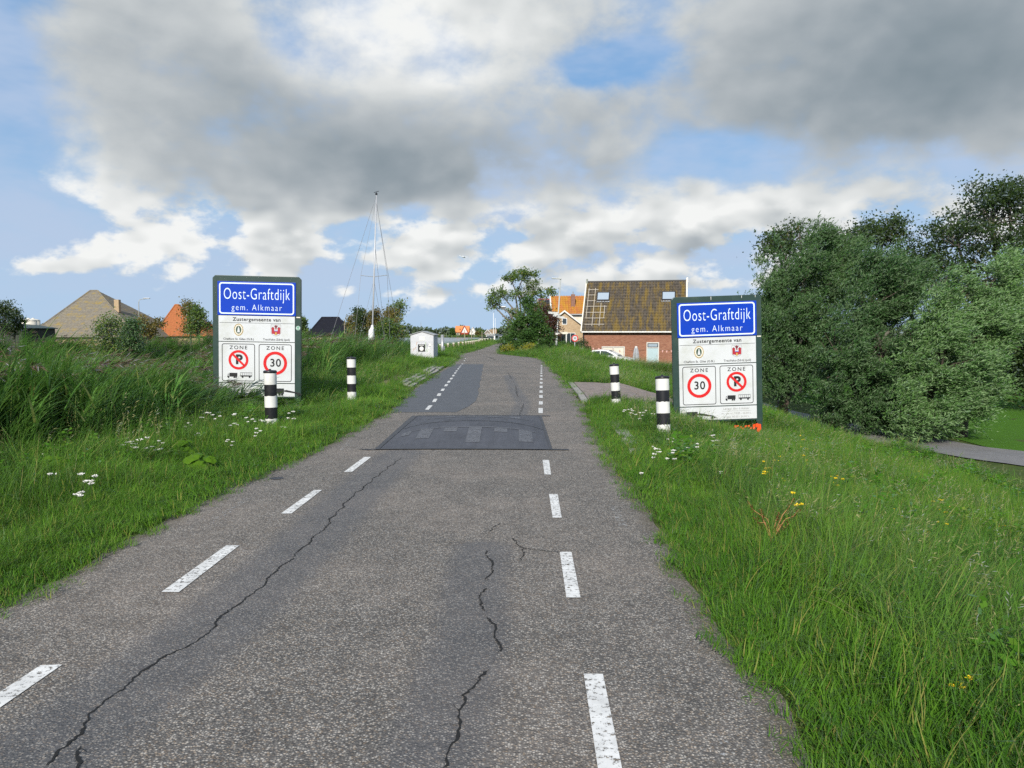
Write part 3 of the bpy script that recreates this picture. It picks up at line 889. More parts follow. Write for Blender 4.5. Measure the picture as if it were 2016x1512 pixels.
def town_sign(name, base, rot, label, T, swapped):
    root = empty(name, base, 0, label, 'town sign', 'town signs either side of the road', rot=rot)
    W = 1.592
    hw = W / 2
    xo = hw + .125
    mb = MB()
    c = .055
    mb.prism([(-xo, T - 2.64), (-xo, T - c), (-xo + c, T), (xo - c, T), (xo, T - c), (xo, T - 2.64), (hw - .01, T - 2.64), (hw - .01, T - 2.60), (-hw + .01, T - 2.60), (-hw + .01, T - 2.64)], -.045, .045)
    mb.build('frame', m_green_frame, root, bevel=.006)
    for s in (-1, 1):
        mb = MB()
        mb.box(s * (hw + .062) - .055, s * (hw + .062) + .055, -.042, .042, -.6, T - 2.63)
        mb.build('post', m_green_frame, root)
    yf = -.062
    def plate(nm, z0, z1, mat, grow=0.0):
        mb = MB()
        mb.box(-hw - grow, hw + grow, yf, -.047, z0, z1)
        return mb.build(nm, mat, root, bevel=.003)
    y1, y2, y3 = yf - .003, yf - .006, yf - .009
    # blue name plate
    zb0, zb1 = T - .838, T - .125
    p = plate('name_plate', zb0, zb1, m_sign_blue, .02)
    mb = MB()
    zc = (zb0 + zb1) / 2
    ring(mb, rrect(0, zc, W - .03, .665, .06), rrect(0, zc, W - .085, .61, .04), y1)
    mb.build('border', m_sign_letter, p)
    text('Oost-Graftdijk', .345, 'lettering', m_sign_letter, p, (0, y1, zc + .085), .60, -.0035, spacing=1.11)
    text('gem. Alkmaar', .185, 'lettering', m_sign_letter, p, (0, y1, zc - .195), .80, -.002, spacing=1.28)
    # sister town plate
    zw0, zw1 = T - 1.395, T - .852
    p = plate('sister_town_plate', zw0, zw1, m_sign_white)
    text('Zustergemeente van', .105, 'lettering', m_sign_black, p, (0, y1, zw1 - .075), 1.06, .002, spacing=1.08)
    mb = MB()
    mb.flat([(-hw + .02, zw1 - .15), (hw - .02, zw1 - .15), (hw - .02, zw1 - .144), (-hw + .02, zw1 - .144)], y1)
    mb.build('rule', m_sign_black, p)
    ez = zw1 - .295
    ex = -.38
    mb = MB()
    ring(mb, circ(ex, ez, .098, .127), circ(ex, ez, .084, .112), y1, 0)
    ring(mb, circ(ex, ez, .080, .108), circ(ex, ez, .058, .084), y1, 1)
    mb.flat(circ(ex, ez, .058, .084), y1, 2)
    mb.flat([(ex - .03, ez - .055), (ex + .03, ez - .055), (ex + .018, ez + .02), (ex + .010, ez + .05), (ex - .010, ez + .05), (ex - .018, ez + .02)], y2, 3)
    mb.flat(circ(ex, ez + .055, .012, n=10), y3, 3)
    for k_ in range(16):
        a = 2 * math.pi * k_ / 16
        mb.flat(circ(ex + .089 * math.cos(a), ez + .118 * math.sin(a), .006, n=6), y2, 2)
    mb.build('oval_emblem', [m_gold, m_cream, m_emb_green, m_sign_white], p)
    ex = .40
    sh = [(ex - .105, ez + .125), (ex + .105, ez + .125), (ex + .105, ez - .055), (ex + .07, ez - .10), (ex, ez - .128), (ex - .07, ez - .10), (ex - .105, ez - .055)]
    shi = [(ex + (a - ex) * .94, ez + (b - ez) * .94) for a, b in sh]
    mb = MB()
    ring(mb, sh, shi, y1, 0)
    for s in (-1, 1):
        x_ = ex + s * .063
        mb.flat([(x_ - .027, ez - .075), (x_ + .027, ez - .075), (x_ + .027, ez + .035), (x_ + .031, ez + .035), (x_ + .031, ez + .055), (x_ - .031, ez + .055), (x_ - .031, ez + .035), (x_ - .027, ez + .035)], y1, 1)
        mb.flat([(x_ - .022, ez + .055), (x_ + .022, ez + .055), (x_, ez + .08)], y1, 3)
    mb.flat([(ex - .036, ez - .085), (ex + .036, ez - .085), (ex + .036, ez - .02), (ex - .036, ez - .02)], y1, 1)
    mb.flat([(ex - .036, ez - .018), (ex + .036, ez - .018), (ex + .036, ez - .004), (ex - .036, ez - .004)], y1, 2)
    mb.flat([(ex - .016, ez - .10), (ex + .016, ez - .10), (ex + .016, ez - .05), (ex, ez - .035), (ex - .016, ez - .05)], y2, 4)
    mb.flat([(ex - .012, ez + .02), (ex + .012, ez + .02), (ex + .014, ez + .055), (ex + .045, ez + .105), (ex + .02, ez + .095), (ex + .008, ez + .112), (ex - .008, ez + .112), (ex - .02, ez + .095), (ex - .045, ez + .105), (ex - .014, ez + .055)], y1, 3)
    mb.build('shield_emblem', [m_sign_grey, m_emb_red, m_emb_blue, plain('emblem_dark_red', (.16, .01, .02)), m_gold], p)
    text('Chalfont St. Giles (G.B.)', .062, 'lettering', m_sign_black, p, (-.38, y1, zw0 + .05), 1.06, .0005)
    text('Trzci\u0144sko-Zdr\u00f3j (pol)', .062, 'lettering', m_sign_black, p, (.41, y1, zw0 + .05), 1.02, .0005)
    # zone plate
    zz0, zz1 = T - 2.275, T - 1.412
    p = plate('zone_plate', zz0, zz1, m_sign_white)
    zc = (zz0 + zz1) / 2
    for s in (-1, 1):
        cx = s * .385
        thirty = (s < 0) != swapped
        mb = MB()
        ring(mb, rrect(cx, zc, .69, .80, .045), rrect(cx, zc, .664, .774, .035), y1)
        mb.build('panel_border', m_sign_black, p)
        text('ZONE', .108, 'lettering', m_sign_black, p, (cx, y1, zc + .315), 1.05, .001, spacing=1.35)
        if thirty:
            rz = zc - .005
            mb = MB()
            ring(mb, circ(cx, rz, .25, n=48), circ(cx, rz, .188, n=48), y1)
            mb.build('red_ring', m_sign_red, p)
            text('30', .235, 'lettering', m_sign_black, p, (cx + .005, y1, rz), .96, .004, spacing=1.1)
        else:
            rz = zc + .055
            mb = MB()
            ring(mb, circ(cx, rz, .208, n=48), circ(cx, rz, .156, n=48), y1)
            d_ = .16 / math.sqrt(2)
            w_ = .016
            mb.flat([(cx - d_ - w_, rz + d_ - w_), (cx + d_ - w_, rz - d_ - w_), (cx + d_ + w_, rz - d_ + w_), (cx - d_ + w_, rz + d_ + w_)], y3)
            mb.build('red_ring', m_sign_red, p)
            text('P', .275, 'lettering', m_sign_black, p, (cx + .01, y1, rz), 1.0, .012)
            truck(p, cx - .13, zc - .285, .17, y1, m_sign_black)
            bus(p, cx + .16, zc - .275, .18, y1, m_sign_black)
    # lower plate
    zl0, zl1 = T - 2.565, T - 2.295
    p = plate('lower_plate', zl0, zl1, m_sign_white)
    zc = (zl0 + zl1) / 2
    s = 1 if not swapped else -1
    text('Langer dan 6 meter', .062, 'lettering', m_sign_grey, p, (s * .37, y1, zc + .085), 1.1, .0)
    text('ma. t/m vr. 19.00 - 06.00 h.', .056, 'lettering', m_sign_grey, p, (s * .37, y1, zc - .015), 1.02, .0)
    text('za./zon. 00.00 - 24.00 h.', .056, 'lettering', m_sign_grey, p, (s * .37, y1, zc - .085), 1.02, .0)
    mb = MB()
    mb.flat([(s * .37 - .3, zc + .035), (s * .37 + .3, zc + .035), (s * .37 + .3, zc + .039), (s * .37 - .3, zc + .039)], y1)
    mb.build('rule', m_sign_grey, p)
    truck(p, -s * .50 - .08, zc - .045, .24, y1, m_sign_black)
    mb = MB()
    cx, cz = -s * .50 + .28, zc - .05
    mb.flat([(cx - .22, cz + .045), (cx - .16, cz + .06), (cx + .12, cz + .0), (cx + .13, cz - .025), (cx - .05, cz + .0), (cx - .2, cz + .02)], y1)
    mb.flat(circ(cx + .09, cz - .045, .026, n=14), y2)
    mb.flat(circ(cx + .14, cz - .035, .02, n=14), y2)
    mb.build('trailer_pictogram', m_sign_black, p)
    mb = MB()
    mb.box(hw + .03, hw + .11, -.047, -.044, zb0 - .035, zb0 - .012)
    mb.build('data_label', m_cream, root)
    return root, hw, T
P = at(1419, 582.5, 16.0)
sr, hw, T = town_sign('town_sign', (P.x, P.y, P.z - 3.02), (0, R(-2.0), R(-1)), 'town sign beside the willows, speed roundel on its left, orange spray on one post', 3.02, False)
for x_, L in ((-.11, .075), (.52, .055), (.80, .05)):
    mb = MB()
    mb.flat([(x_ - .006, T - .012), (x_ + .006, T - .012), (x_ + .004, T - L), (x_ - .002, T - L - .012)], -.0475)
    mb.build('bird_dropping', m_white, sr)
mb = MB()
rs = random.Random(3)
px_ = hw + .062
nb = [(px_ - .057, .34), (px_ + .02, .33), (px_ + .03, .22), (px_ + .005, .16), (px_ - .01, .05), (px_ - .057, .1)]
mb.flat(nb, -.0455)
mb.add([(px_ - .0575, -.03, .1), (px_ - .0575, .03, .12), (px_ - .0575, .03, .33), (px_ - .0575, -.03, .34)], [(0, 1, 2, 3)])
mb.build('orange_spray_paint', m_orange, sr)
P = at(501.5, 543.5, 16.5)
sl, hw, T = town_sign('town_sign', (P.x, P.y, P.z - 2.95), (0, R(1.1), R(4)), 'town sign in the reeds, no-parking roundel on its left, green arrow sticker on one post', 2.95, True)
mb = MB()
mb.flat(circ(hw + .066, T - 1.09, .048, n=24), -.0475)
st = mb.build('arrow_sticker', m_sign_white, sl)
mb = MB()
mb.flat(circ(hw + .066, T - 1.09, .043, n=24), -.049)
mb.flat(circ(hw + .066, T - 1.09, .036, n=24), -.0505, 1)
mb.flat(arrow_poly(hw + .066, T - 1.09, .034), -.052, 0)
mb.build('arrow_print', [m_sticker_green, m_sign_white], st)

# loose orange tape left in the grass by the post
mb = MB()
P0 = at(1462, 847, 15.9)
for k_ in range(9):
    x0, z0 = P0.x - .18 + k_ * .055, P0.z + .10 + .03 * math.sin(k_ * 1.7) - .06
    y0 = P0.y - .02 + .03 * math.sin(k_ * 2.3)
    h_ = .035 + .02 * math.sin(k_ * 2.9 + 1) + (.05 if k_ > 6 else 0)
    mb.add([(x0, y0, z0), (x0 + .05, y0 + .02, z0 + .01), (x0 + .05, y0 + .03, z0 + .012 + h_), (x0, y0 + .01, z0 + h_), (x0, y0 + .012, z0), (x0 + .05, y0 + .032, z0 + .01), (x0 + .05, y0 + .042, z0 + .012 + h_), (x0, y0 + .022, z0 + h_)],
           [(0, 1, 2, 3), (7, 6, 5, 4), (0, 3, 7, 4), (1, 5, 6, 2), (3, 2, 6, 7), (0, 4, 5, 1)])
tp = mb.build('orange_tape', m_orange, None)
tag(tp, 'torn strip of orange tape in the grass by the sign post', 'tape')

# ------------------------------------------------------------------ black and white bollards
def bollard(base, tilt, rad, h, label, foot=.0, seed=0):
    root = empty('bollard', base, 0, label, 'bollard', 'black and white bollards at the gateway', rot=(R(tilt[1]), R(tilt[0]), R(seed * 40)))
    hb = (h - .045 - foot) / 5
    z = foot
    mb = MB()
    mb.lathe([(rad * .8, -.4), (rad * .8, foot + .01)] if foot < .02 else [(.045, -.4), (.045, foot), (rad * .9, foot + .002), (rad * .95, foot + .01)], 20)
    mb.build('post', m_galv if foot > .02 else m_black, root, True)
    rj = random.Random(seed)
    for k_ in range(5):
        mb = MB()
        r_ = rad - (.0025 if k_ % 2 else 0)
        n = 28
        zt = [z + hb + (rj.uniform(-.004, .006) if k_ < 4 else 0) for _ in range(n)]
        vs = [(r_ * math.cos(2 * math.pi * a / n), r_ * math.sin(2 * math.pi * a / n), zz) for zz in (z - .002, None) for a in range(n)] if False else \
             [(r_ * math.cos(2 * math.pi * a / n), r_ * math.sin(2 * math.pi * a / n), z - .012 * (k_ % 2)) for a in range(n)] + \
             [(r_ * math.cos(2 * math.pi * a / n), r_ * math.sin(2 * math.pi * a / n), zt[a] + .012 * (k_ % 2)) for a in range(n)]
        fs = [(a, (a + 1) % n, n + (a + 1) % n, n + a) for a in range(n)]
        mb.add(vs, fs)
        mb.build('band', m_white if k_ % 2 == 0 else m_black, root, True)
        z += hb
    mb = MB()
    mb.lathe([(rad * 1.0, z + .001), (rad * 1.07, z + .004), (rad * 1.07, z + .03), (rad * .9, z + .043), (rad * .3, z + .048), (.018, z + .05), (.016, z + .066)], 24)
    mb.build('cap', m_black, root, True)
    return root
def bb(px, py, Y): 
    q = at(px, py, Y)
    return (q.x, q.y, q.z)
bollard(bb(535, 846, 12.7), (-.5, 0), .103, .99, 'bollard in front of the town sign that stands in the reeds', 0, 1)
bollard(bb(693, 796, 17.2), (-.3, 0), .100, 1.06, 'bollard on a thin steel foot, alone in the verge by the reeds', .10, 2)
bollard(bb(1307, 858, 12.1), (3.6, 0), .107, .95, 'leaning bollard next to the town sign with the orange spray', 0, 3)
bollard(bb(1214, 801, 16.6), (4.2, 0), .10, .93, 'leaning bollard at the near end of the brick driveway', 0, 4)

# ------------------------------------------------------------------ utility cabinet, steel posts, rail along the water
P = at(831, 711, 44)
cab = empty('utility_cabinet', (P.x, P.y, -.15), R(-9), 'grey graffitied utility cabinet with a low gabled top beside the road', 'cabinet')
w, d, h = .68, .95, 1.62
m_cab = plain('cabinet_grey', (.50, .51, .54), .55, 0, .06, 2, (.3, .29, .27), .4)
m_cabside = m_cab
mb = MB()
mb.prism([(-w, 0), (w, 0), (w, h - .02), (0, h + .17), (-w, h - .02)], 0, d)
mb.build('body', m_cab, cab, bevel=.012)
mb = MB()
for s in (-1, 1):
    mb.add([(0, -.06, h + .20), (s * (w + .07), -.06, h - .02), (s * (w + .07), d + .06, h - .02), (0, d + .06, h + .20), (0, -.06, h + .235), (s * (w + .07), -.06, h + .015), (s * (w + .07), d + .06, h + .015), (0, d + .06, h + .235)],
           [(0, 1, 2, 3), (4, 7, 6, 5), (0, 4, 5, 1), (1, 5, 6, 2), (2, 6, 7, 3)])
mb.build('roof', m_galv, cab)
for x0, x1 in ((-w + .03, -.02), (.0, w - .03)):
    mb = MB()
    mb.box(x0, x1, -.016, -.001, .08, h - .42)
    mb.build('door', m_cab, cab, bevel=.005)
mb = MB()
mb.box(-w + .03, w - .03, -.014, -.001, h - .40, h - .06)
mb.build('upper_panel', m_cab, cab, bevel=.005)
mb = MB()
mb.box(-.15, .16, -.021, -.0145, h - .32, h - .08)
mb.build('notice_plate', m_white, cab)
mb = MB()
mb.box(-.23, .19, -.024, -.0165, h - .95, h - .53)
po = mb.build('poster', m_sign_black, cab)
mb = MB()
mb.flat(circ(-.02, h - .78, .125, n=28), -.026)
mb.flat([(-.16, h - .60), (.12, h - .60), (.12, h - .565), (-.16, h - .565)], -.026)
mb.build('poster_print', m_white, po)
mb = MB()
mb.box(.40, .56, -.022, -.0165, h - .62, h - .5)
mb.build('sticker', m_white, cab)
m_gr = [plain('graffiti_%d' % k_, c, .5) for k_, c in enumerate(((.25, .40, .16), (.75, .75, .75), (.45, .24, .13), (.12, .13, .16)))]
rg = random.Random(11)
for k_ in range(4):
    mb = MB()
    for _ in range(6 if k_ < 2 else 3):
        x, z = (rg.uniform(.2, .55), rg.uniform(.35, 1.15)) if k_ != 2 else (rg.uniform(-.58, -.3), rg.uniform(.75, 1.15))
        a = rg.uniform(.6, 1.3)
        pts = [(x + t_ * .2 * math.cos(a) * q_, z + t_ * .24 * math.sin(a) + .04 * math.sin(t_ * 9 + q_)) for t_, q_ in zip(np.linspace(-.5, .5, 6), (1, 1.2, .8, 1.1, 1, .9))]
        for (ax, az_), (bx_, bz_) in zip(pts[:-1], pts[1:]):
            mb.add([(ax - .011, -.0175 - k_ * .0012, az_), (ax + .011, -.0175 - k_ * .0012, az_ + .004), (bx_ + .011, -.0175 - k_ * .0012, bz_ + .004), (bx_ - .011, -.0175 - k_ * .0012, bz_)], [(0, 1, 2, 3)])
    mb.build('graffiti', m_gr[k_], cab)

for (px, py, Y, h_, r_, lab) in ((871, 694, 52, 1.42, .11, 'tall grey steel post beside the utility cabinet'), (873.5, 694, 54, .62, .09, 'short pale post beside the tall grey steel post')):
    b_ = at(px, py, Y)
    o = empty('steel_post', (b_.x, b_.y, float(zg(b_.x, b_.y))), 0, lab, 'post')
    mb = MB()
    mb.lathe([(r_, -.3), (r_, h_ - .05)], 14)
    mb.build('shaft', m_galv, o, True)
    mb = MB()
    mb.lathe([(r_ * 1.06, h_ - .05), (r_ * 1.06, h_ - .01), (r_ * .7, h_ + .03)], 14)
    mb.build('cap', m_galv, o)

rail = empty('quay_railing', (0, 0, 0), 0, 'low wooden post and rail barrier along the water edge', 'railing')
prev = None
for y in np.concatenate([np.arange(58, 100, 3.1), np.arange(100, 128, 4)]):
    x = float(roadL(y)) - 1.5 - .5 * sstep(y, 75, 58)
    z = float(zg(x, y))
    mb = MB()
    mb.box(x - .07, x + .07, y - .07, y + .07, z - .3, z + .62)
    mb.build('post', m_wood, rail, bevel=.01)
    mb = MB()
    mb.box(x - .085, x + .085, y - .085, y + .085, z + .621, z + .70)
    mb.build('post_cap', m_cream, rail)
    if prev:
        mb = MB()
        for zz in (.42,):
            mb.tube([(prev[0] - .1, prev[1], prev[2] + zz), (x - .1, y, z + zz)], .055, 6)
        mb.build('rail', m_dark_wood, rail)
    prev = (x, y, z)

# ------------------------------------------------------------------ street lamps and round sign
P = at(1094, 692.5, 62)
lp = empty('street_lamp', (P.x, P.y, float(zg(P.x, P.y)) - .05), 0, 'tall grey street lamp with a flat head, beside the small speed sign', 'street lamp', 'street lamps', rot=(0, R(3.6), 0))
Hl = 5.95
mb = MB(); mb.lathe([(.085, -.3), (.085, 1.2), (.06, 1.25), (.048, Hl)], 12); mb.build('pole', m_lamp, lp, True)
mb = MB(); mb.box(-.72, .06, -.12, .12, Hl - .02, Hl + .06); mb.build('lamp_head', m_lamp, lp, bevel=.03)
mb = MB(); mb.box(-.66, -.16, -.09, .09, Hl - .032, Hl - .021); mb.build('lens', m_white, lp)
for z_, s_, L_ in ((3.2, -1, .95), (2.9, 1, .55), (3.02, -1, .5)):
    mb = MB(); mb.box(min(0, s_ * L_), max(0, s_ * L_), -.075, -.05, z_ - .09, z_ + .09, mat=Matrix.Rotation(R(25), 4, 'Z')); mb.build('direction_board', m_white, lp)
mb = MB(); mb.box(-.16, .16, -.10, -.085, 1.48, 1.62); mb.build('number_plate', m_white, lp)

P = at(1131.5, 702, 63)
rs_ = empty('round_road_sign', (P.x, P.y, float(zg(P.x, P.y))), R(4), 'small round red-rimmed road sign on a thin pole by the brick house', 'road sign')
top = at(1131.5, 666, 63).z - float(zg(P.x, P.y))
mb = MB(); mb.lathe([(.03, -.3), (.03, top + .2)], 10); mb.build('pole', m_galv, rs_, True)
mb = MB(); mb.prism(circ(0, top, .28, n=32), -.055, -.035); dk = mb.build('disc', m_sign_white, rs_)
mb = MB(); ring(mb, circ(0, top, .275, n=32), circ(0, top, .195, n=32), -.058); mb.build('red_rim', m_sign_red, dk)
text('30', .22, 'lettering', m_sign_black, dk, (0, -.058, top), .95, .003)

P = at(275, 660, 110)
def arm_lamp(base, Hh, reach, label, rz=0.0, s=1):
    o = empty('street_lamp', base, rz, label, 'street lamp', 'street lamps')
    mb = MB(); mb.tube([(0, 0, -.5), (0, 0, Hh - .5), (.04 * s, 0, Hh - .2), (.18 * s, 0, Hh)], [.09, .055, .05, .045], 10); mb.build('pole', m_lamp, o, True)
    mb = MB(); mb.tube([(.18 * s, 0, Hh), (reach * .55 * s, 0, Hh + .1), (reach * s, 0, Hh + .17)], [.045, .05, .06], 8); mb.build('arm', m_lamp, o, True)
    mb = MB(); mb.box(min(reach * .55 * s, reach * 1.25 * s), max(reach * .55 * s, reach * 1.25 * s), -.13, .13, Hh + .12, Hh + .25); mb.build('lamp_head', m_galv, o, bevel=.04)
    return o
arm_lamp((P.x, P.y, float(zg(P.x, P.y))), at(275, 590, 110).z - float(zg(P.x, P.y)), 1.3, 'street lamp with a curved arm between the haystack farmhouse and the orange roof')
P = at(1006, 690, 71)
arm_lamp((P.x, P.y, float(zg(P.x, P.y))), at(1000, 608, 71).z, .85, 'street lamp with a pale arm half hidden in the roadside tree', 0, -1)

# ------------------------------------------------------------------ houses
def pantiles(name, L, S, cols, rows, mat, parent, M, lift=.0):
    """pantiled roof plane: every tile a real S-shaped, overlapping piece, joined into one part"""
    k6 = 6
    nu = cols * k6 + 1
    u = np.linspace(0, L, nu)
    ph = np.linspace(0, cols * 2 * np.pi, nu)
    prof = .048 * np.sin(ph) + .018 * np.sin(2 * ph + .8)
    V, F = [], []
    ls = S / rows
    rr = np.random.default_rng(4)
    for r_ in range(rows):
        tj = np.repeat(rr.normal(0, .006, cols), k6)
        tj = np.append(tj, tj[-1])
        s0, s1 = r_ * ls - .04, (r_ + 1) * ls
        b = len(V)
        for s_, hh in ((s0, .02), (s0, .085), (s1, .015)):
            V += [(u[i_], s_, prof[i_] + hh + tj[i_] + lift - (.03 if (s_ == s0 and hh == .02) else 0)) for i_ in range(nu)]
        for a_ in range(2):
            for i_ in range(nu - 1):
                F.append((b + a_ * nu + i_, b + a_ * nu + i_ + 1, b + (a_ + 1) * nu + i_ + 1, b + (a_ + 1) * nu + i_))
    me = mesh_np(name, V, [np.array(F)])
    me.transform(M)
    o = link(name, me, mat, parent)
    tag(o, kind='stuff')
    return o
def slope_matrix(x0, y0, z0, y1, z1):
    """local frame of a roof plane: x along the eave, y up the slope, z outward"""
    d = Vector((0, y1 - y0, z1 - z0))
    S = d.length
    d.normalize()
    n = Vector((1, 0, 0)).cross(d)
    return Matrix(((1, d[0] * 0, n[0], x0), (0, d[1], n[1], y0), (0, d[2], n[2], z0), (0, 0, 0, 1))), S

m_redbrick = brick_mat('red_brick', (.235, .085, .05), (.325, .145, .088), (.25, .20, .16))
m_pantile = tile_mat('weathered_pantile', (.110, .092, .074), (.046, .042, .038), (.235, .160, .034), .74)
GZh = -1.42
P = at(1147, 700, 76)
hs = empty('brick_house', (P.x, P.y, GZh), R(-12), 'red brick house with a mossy pantile roof and two skylights', 'house')
HL, HD, He, Hr = 9.95, 8.4, 3.25, 8.15
mb = MB()
mb.prism([(0, -.6), (HD, -.6), (HD, He), (HD / 2, Hr - .12), (0, He)], 0, HL, mat=Matrix(((0, 1, 0, 0), (1, 0, 0, 0), (0, 0, 1, 0), (0, 0, 0, 1))))
mb.build('wall', m_redbrick, hs)
M1, S1 = slope_matrix(-.05, -.28, He - .16, HD / 2, Hr)
roof = empty('roof'); roof.parent = hs
pantiles('roof_tiles', HL + .1, S1, 37, 17, m_pantile, roof, M1, .06)
M2, S2 = slope_matrix(-.05, -.28, He - .16, HD / 2, Hr)
M2 = Matrix.Translation((0, HD, 0)) @ Matrix.Diagonal((1, -1, 1, 1)) @ M2
pantiles('roof_tiles', HL + .1, S1, 37, 17, m_pantile, roof, M2, .06)
mb = MB()
mb.tube([(-.05, HD / 2, Hr + .08), (HL + .05, HD / 2, Hr + .08)], .13, 8)
mb.build('ridge_tiles', plain('dark_ridge', (.06, .055, .05), .8), roof)
def roof_box(M, u0, u1, s0, s1, z0, z1, nm, mat, parent, bev=0.0):
    mb = MB()
    mb.box(u0, u1, s0, s1, z0, z1, mat=M)
    return mb.build(nm, mat, parent, bevel=bev)
for side in (0, HL + .0):
    roof_box(M1, side - .14 if side == 0 else side + .02, side - .02 if side == 0 else side + .16, -.05, S1 + .1, -.12, .17, 'barge_board', m_cream, roof)
    roof_box(M2, side - .14 if side == 0 else side + .02, side - .02 if side == 0 else side + .16, -.05, S1 + .1, -.12, .17, 'barge_board', m_cream, roof)
    mb = MB()
    xx = side - .12 if side == 0 else side + .04
    mb.prism([(HD / 2 - .3, Hr - .1), (HD / 2 + .3, Hr - .1), (HD / 2 + .05, Hr + .42), (HD / 2 - .05, Hr + .42)], xx - .04, xx + .12, mat=Matrix(((0, 1, 0, 0), (1, 0, 0, 0), (0, 0, 1, 0), (0, 0, 0, 1))))
    mb.build('gable_finial', plain('grey_green_paint', (.17, .19, .16), .6) if side == 0 else m_cream, roof)
mb = MB()
mb.box(-.08, HL + .1, -.42, -.27, He - .22, He - .08)
mb.build('gutter', m_white, hs, bevel=.02)
mb = MB(); mb.tube([(.10, -.1, He - .2), (.10, -.1, 0)], .06, 8); mb.build('downpipe', m_black, hs)
for u0, u1 in ((.115, .245), (.765, .90)):
    a, b = u0 * HL, u1 * HL
    fr = roof_box(M1, a, b, .60 * S1, .775 * S1, .10, .21, 'skylight', m_black, roof, .01)
    roof_box(M1, a + .09, b - .09, .60 * S1 + .13, .775 * S1 - .1, .2115, .2145, 'pane', m_skyglass, fr)
    roof_box(M1, a - .05, b + .05, .60 * S1 - .16, .60 * S1 - .01, .13, .15, 'flashing', m_galv, fr)
m_batten = plain('roof_batten', (.40, .36, .30), .8, 0, .1, 6)
for s_, u1 in ((.83, .125), (.72, .10), (.60, .105), (.486, .225), (.364, .215), (.25, .215), (.127, .215)):
    roof_box(M1, .02 * HL, u1 * HL, s_ * S1 - .03, s_ * S1 + .03, .15, .185, 'roof_batten', m_batten, roof)
for u_, s0, s1 in ((.028, .25, .86), (.095, .09, .86), (.165, .09, .55), (.205, .25, .5)):
    roof_box(M1, u_ * HL - .025, u_ * HL + .025, s0 * S1, s1 * S1, .187, .215, 'roof_batten', m_batten, roof)
# openings in the front wall
m_frame = plain('grey_white_frame', (.55, .55, .52), .6, 0, .08, 4, (.3, .28, .22), .3)
wx0, wx1 = .19 * HL, .415 * HL
wn = empty('window'); wn.parent = hs
mb = MB()
for a in ((wx0, wx1, 1.58, 1.68), (wx0, wx1, .32, .40), (wx0, wx0 + .08, .40, 1.58), (wx1 - .08, wx1, .40, 1.58), ((wx0 + wx1) / 2 - .035, (wx0 + wx1) / 2 + .035, .40, 1.58)):
    mb.box(a[0], a[1], -.07, .03, a[2], a[3])
mb.build('frame', m_frame, wn)
m_board = plain('cream_board', (.62, .58, .50), .7, 0, .06, 2, (.45, .40, .3), .3)
for a, b in ((wx0 + .08, (wx0 + wx1) / 2 - .035), ((wx0 + wx1) / 2 + .035, wx1 - .08)):
    mb = MB(); mb.box(a + .03, b - .03, -.045, .0, .43, 1.55); bo = mb.build('board', m_board, wn)
    mb = MB(); c_ = (a + b) / 2 + .1; mb.flat([(c_ - .09, 1.3), (c_ + .02, 1.32), (c_ + .08, 1.22), (c_ - .02, 1.05), (c_ - .05, 1.18)], -.047); mb.build('mark', plain('board_mark', (.42, .25, .2), .7), bo)
dx0, dx1 = .625 * HL, .745 * HL
dr_ = empty('door'); dr_.parent = hs
mb = MB()
for a in ((dx0, dx1, 2.0, 2.10), (dx0, dx0 + .09, -.05, 2.0), (dx1 - .09, dx1, -.05, 2.0), (dx0 + .09, dx1 - .09, 1.53, 1.60)):
    mb.box(a[0], a[1], -.08, .03, a[2], a[3])
mb.build('frame', m_frame, dr_)
mb = MB(); mb.box(dx0 + .09, dx1 - .09, -.03, .0, 1.60, 2.0); tw = mb.build('transom', m_black, dr_)
mb = MB(); mb.box(dx0 + .16, dx1 - .16, -.036, -.0315, 1.67, 1.94); mb.build('pane', m_skyglass, tw)
mb = MB(); mb.box(dx0 + .09, dx1 - .09, -.045, .0, -.05, 1.53); lf = mb.build('leaf', plain('pale_blue_door', (.36, .47, .50), .5, 0, .05, 2), dr_, bevel=.01)
mb = MB(); mb.box(dx1 - .22, dx1 - .17, -.09, -.046, .75, .88); mb.build('handle', m_galv, lf)
bt = empty('bunting', (0, 0, 0), 0, 'string of small pink pennants hung along the brick house wall', 'bunting')
bt.matrix_world = Matrix.Translation((P.x, P.y, GZh)) @ Matrix.Rotation(R(-12), 4, 'Z')
mb = MB(); mb.tube([(.9, -.03, 1.55), (1.4, -.03, 1.5), (1.85, -.03, 1.52)], .008, 4); mb.tube([(4.3, -.03, 1.35), (5.2, -.03, 1.28), (6.2, -.03, 1.36)], .008, 4); mb.tube([(7.45, -.03, 1.36), (8.1, -.03, 1.30), (9.2, -.03, 1.42)], .008, 4)
mb.build('string', m_wood, bt)
m_pink = plain('pink_cloth', (.62, .36, .33), .8)
for x_, z_ in ((1.05, 1.53), (1.6, 1.5), (5.3, 1.27), (7.75, 1.32), (8.15, 1.29), (8.6, 1.33)):
    mb = MB(); mb.prism([(x_ - .09, z_), (x_ + .09, z_), (x_, z_ - .24)], -.035, -.028); mb.build('pennant', m_pink, bt)

